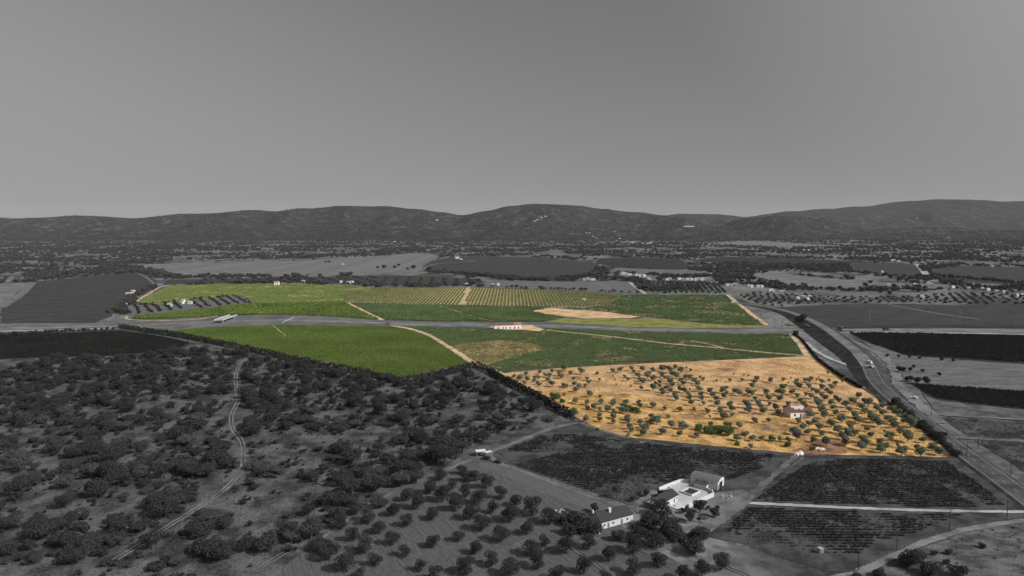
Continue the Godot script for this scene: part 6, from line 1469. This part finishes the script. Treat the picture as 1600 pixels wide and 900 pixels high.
	for q in [[-510.4, -1506.6, 11.3], [-487.6, -1489.0, 9.8], [-470.9, -1471.7, 8.3], [-465.2, -1489.0, 9.8], [-448.8, -1471.7, 8.3], [-432.7, -1454.9, 6.8], [-833.7, -1611.6, 12.1], [-807.8, -1581.6, 8.9], [-785.5, -1581.6, 11.9], [-724.6, -1621.9, 12.2], [-698.9, -1601.5, 7.5], [-667.0, -1611.6, 9.1], [-647.2, -1611.6, 7.6], [-615.4, -1611.6, 9.1], [-600.3, -1611.6, 10.6], [-359.7, -1914.4, 14.4], [-377.7, -1914.4, 9.0], [-329.1, -1914.4, 10.8], [-333.3, -2004.6, 11.3], [-272.9, -1886.0, 15.9], [-284.7, -1858.5, 8.7], [-604.6, -2213.1, 8.3], [-594.2, -2213.1, 10.4], [-526.7, -1581.6, 11.9], [-402.7, -1621.9, 9.1], [-227.2, -1831.8, 10.3], [-225.3, -1858.5, 13.9], [-175.7, -1780.7, 10.0], [-537.9, -923.8, 10.4], [-540.5, -937.5, 8.8], [-523.6, -917.0, 7.7], [-523.9, -923.8, 8.7], [-564.2, -966.2, 5.4], [-661.1, -1194.6, 6.7], [-668.6, -1229.4, 9.2], [-688.1, -1279.0, 9.6], [741.6, -1406.6, 10.6], [700.2, -1346.9, 11.4], [656.8, -1279.0, 8.4], [742.9, -1318.9, 11.1], [654.8, -1206.0, 9.1], [658.3, -1183.4, 8.9], [617.0, -1279.0, 10.8]]:
		plant("field_tree", "bush", rng.randi() % 4, q[0], q[1], q[2], leaf, bark, "single dark tree at the edge of a far pale field", "tree", "single trees by the far fields", 1.1)

func small_things() -> void:
	var wood := flat("post_wood", grey(0.05))
	var steel := flat("pole_grey", grey(0.3), 0.6)
	for q in [[Vector3(233.8, 0, -341.4)], [Vector3(202.5, 0, -269.4)], [Vector3(171.5, 0, -257.7)], [Vector3(142, 0, -241.9)], [Vector3(120.5, 0, -227.4)]]:
		pole(q[0], 9.0, 0.5, wood, "dark wooden utility pole on the vineyard side of the fields", "near utility poles")
	for q in [[Vector3(250.7, 0, -357.5)], [Vector3(240.7, 0, -319.7)], [Vector3(264, 0, -420.4)]]:
		pole(q[0], 8.0, 0.5, wood, "thin dark utility pole on the scrub side of the curved road", "roadside utility poles")
	for q in [[Vector3(450.2, 0, -851.9)], [Vector3(562, 0, -849)]]:
		pole(q[0], 15.0, 0.0, steel, "tall pale pole in the broad dark field", "pale poles")
	for q in [[Vector3(309.8, 0, -797.8)], [Vector3(318.8, 0, -797.8)], [Vector3(323.3, 0, -790.2)], [Vector3(482, 0, -800.3)], [Vector3(533.2, 0, -795.2)], [Vector3(591.2, 0, -800.3)], [Vector3(374.9, 0, -705.6)]]:
		pole(q[0], 11.0, 0.0, wood, "thin dark pole beside the main road", "poles by the main road")
	pole(Vector3(90.7, 0, -250.6), 9.0, 0.3, wood, "single dark utility pole at the patchy vineyard's lower corner", "")
	fence([Vector3(-10.4, 0, -337.6), Vector3(0, 0, -329.3), Vector3(15.2, 0, -314.7), Vector3(29.1, 0, -300.6), Vector3(41.9, 0, -288.3), Vector3(50.3, 0, -280.2)], 5.0, 1.5, wood, "post-and-wire fence along the foot of the fenced vineyard")
	fence([Vector3(74.7, 0, -255.5), Vector3(84.7, 0, -248), Vector3(93.4, 0, -239), Vector3(101.9, 0, -231.5), Vector3(110.6, 0, -225.7)], 4.0, 1.5, wood, "post-and-wire fence along the patchy vineyard's lower edge")
	fence([Vector3(122.3, 0, -229.2), Vector3(141.5, 0, -241.4), Vector3(160.2, 0, -252.8), Vector3(185, 0, -264), Vector3(211, 0, -271.2)], 4.0, 1.4, wood, "post-and-wire fence on the vineyard side of the winding track")
	fence([Vector3(60.8, 0, -284.8), Vector3(54.4, 0, -280.2), Vector3(50.1, 0, -278.9)], 3.0, 1.6, wood, "short fence beside the long farmhouse")
	car(Vector3(299.9, 4.3, -565.2), deg_to_rad(112.0), flat("white_paint", grey(0.6), 0.3), "white van on the curved road near the farm lane", "van", 5.4, 2.4)
	car(Vector3(294.1, 4, -551.1), deg_to_rad(112.0), flat("silver_paint", grey(0.35), 0.3), "silver car following the white van on the curved road", "car")
	car(Vector3(278, 0.5, -463.2), deg_to_rad(140.0), flat("white_paint", grey(0.6), 0.3), "white car parked on the gravel beside the road junction", "car")
	car(Vector3(246.9, 0.7, -381.2), deg_to_rad(142.0), flat("dark_paint", grey(0.02), 0.35), "dark car on the curved road beside the roadside trees", "car")
	car(Vector3(426.2, 0.5, -770.3), 0.0, flat("dark_paint", grey(0.02), 0.35), "dark van on the main road beyond the bridge", "van", 7.0, 3.0)
	car(Vector3(-150.7, 0.5, -820.8), 0.0, flat("dark_paint", grey(0.02), 0.35), "dark car on the main road in the cutting", "car")
	car(Vector3(78.3, 0, -269.4), deg_to_rad(20.0), flat("grey_paint", grey(0.06), 0.4), "grey car parked on the farm forecourt", "car")
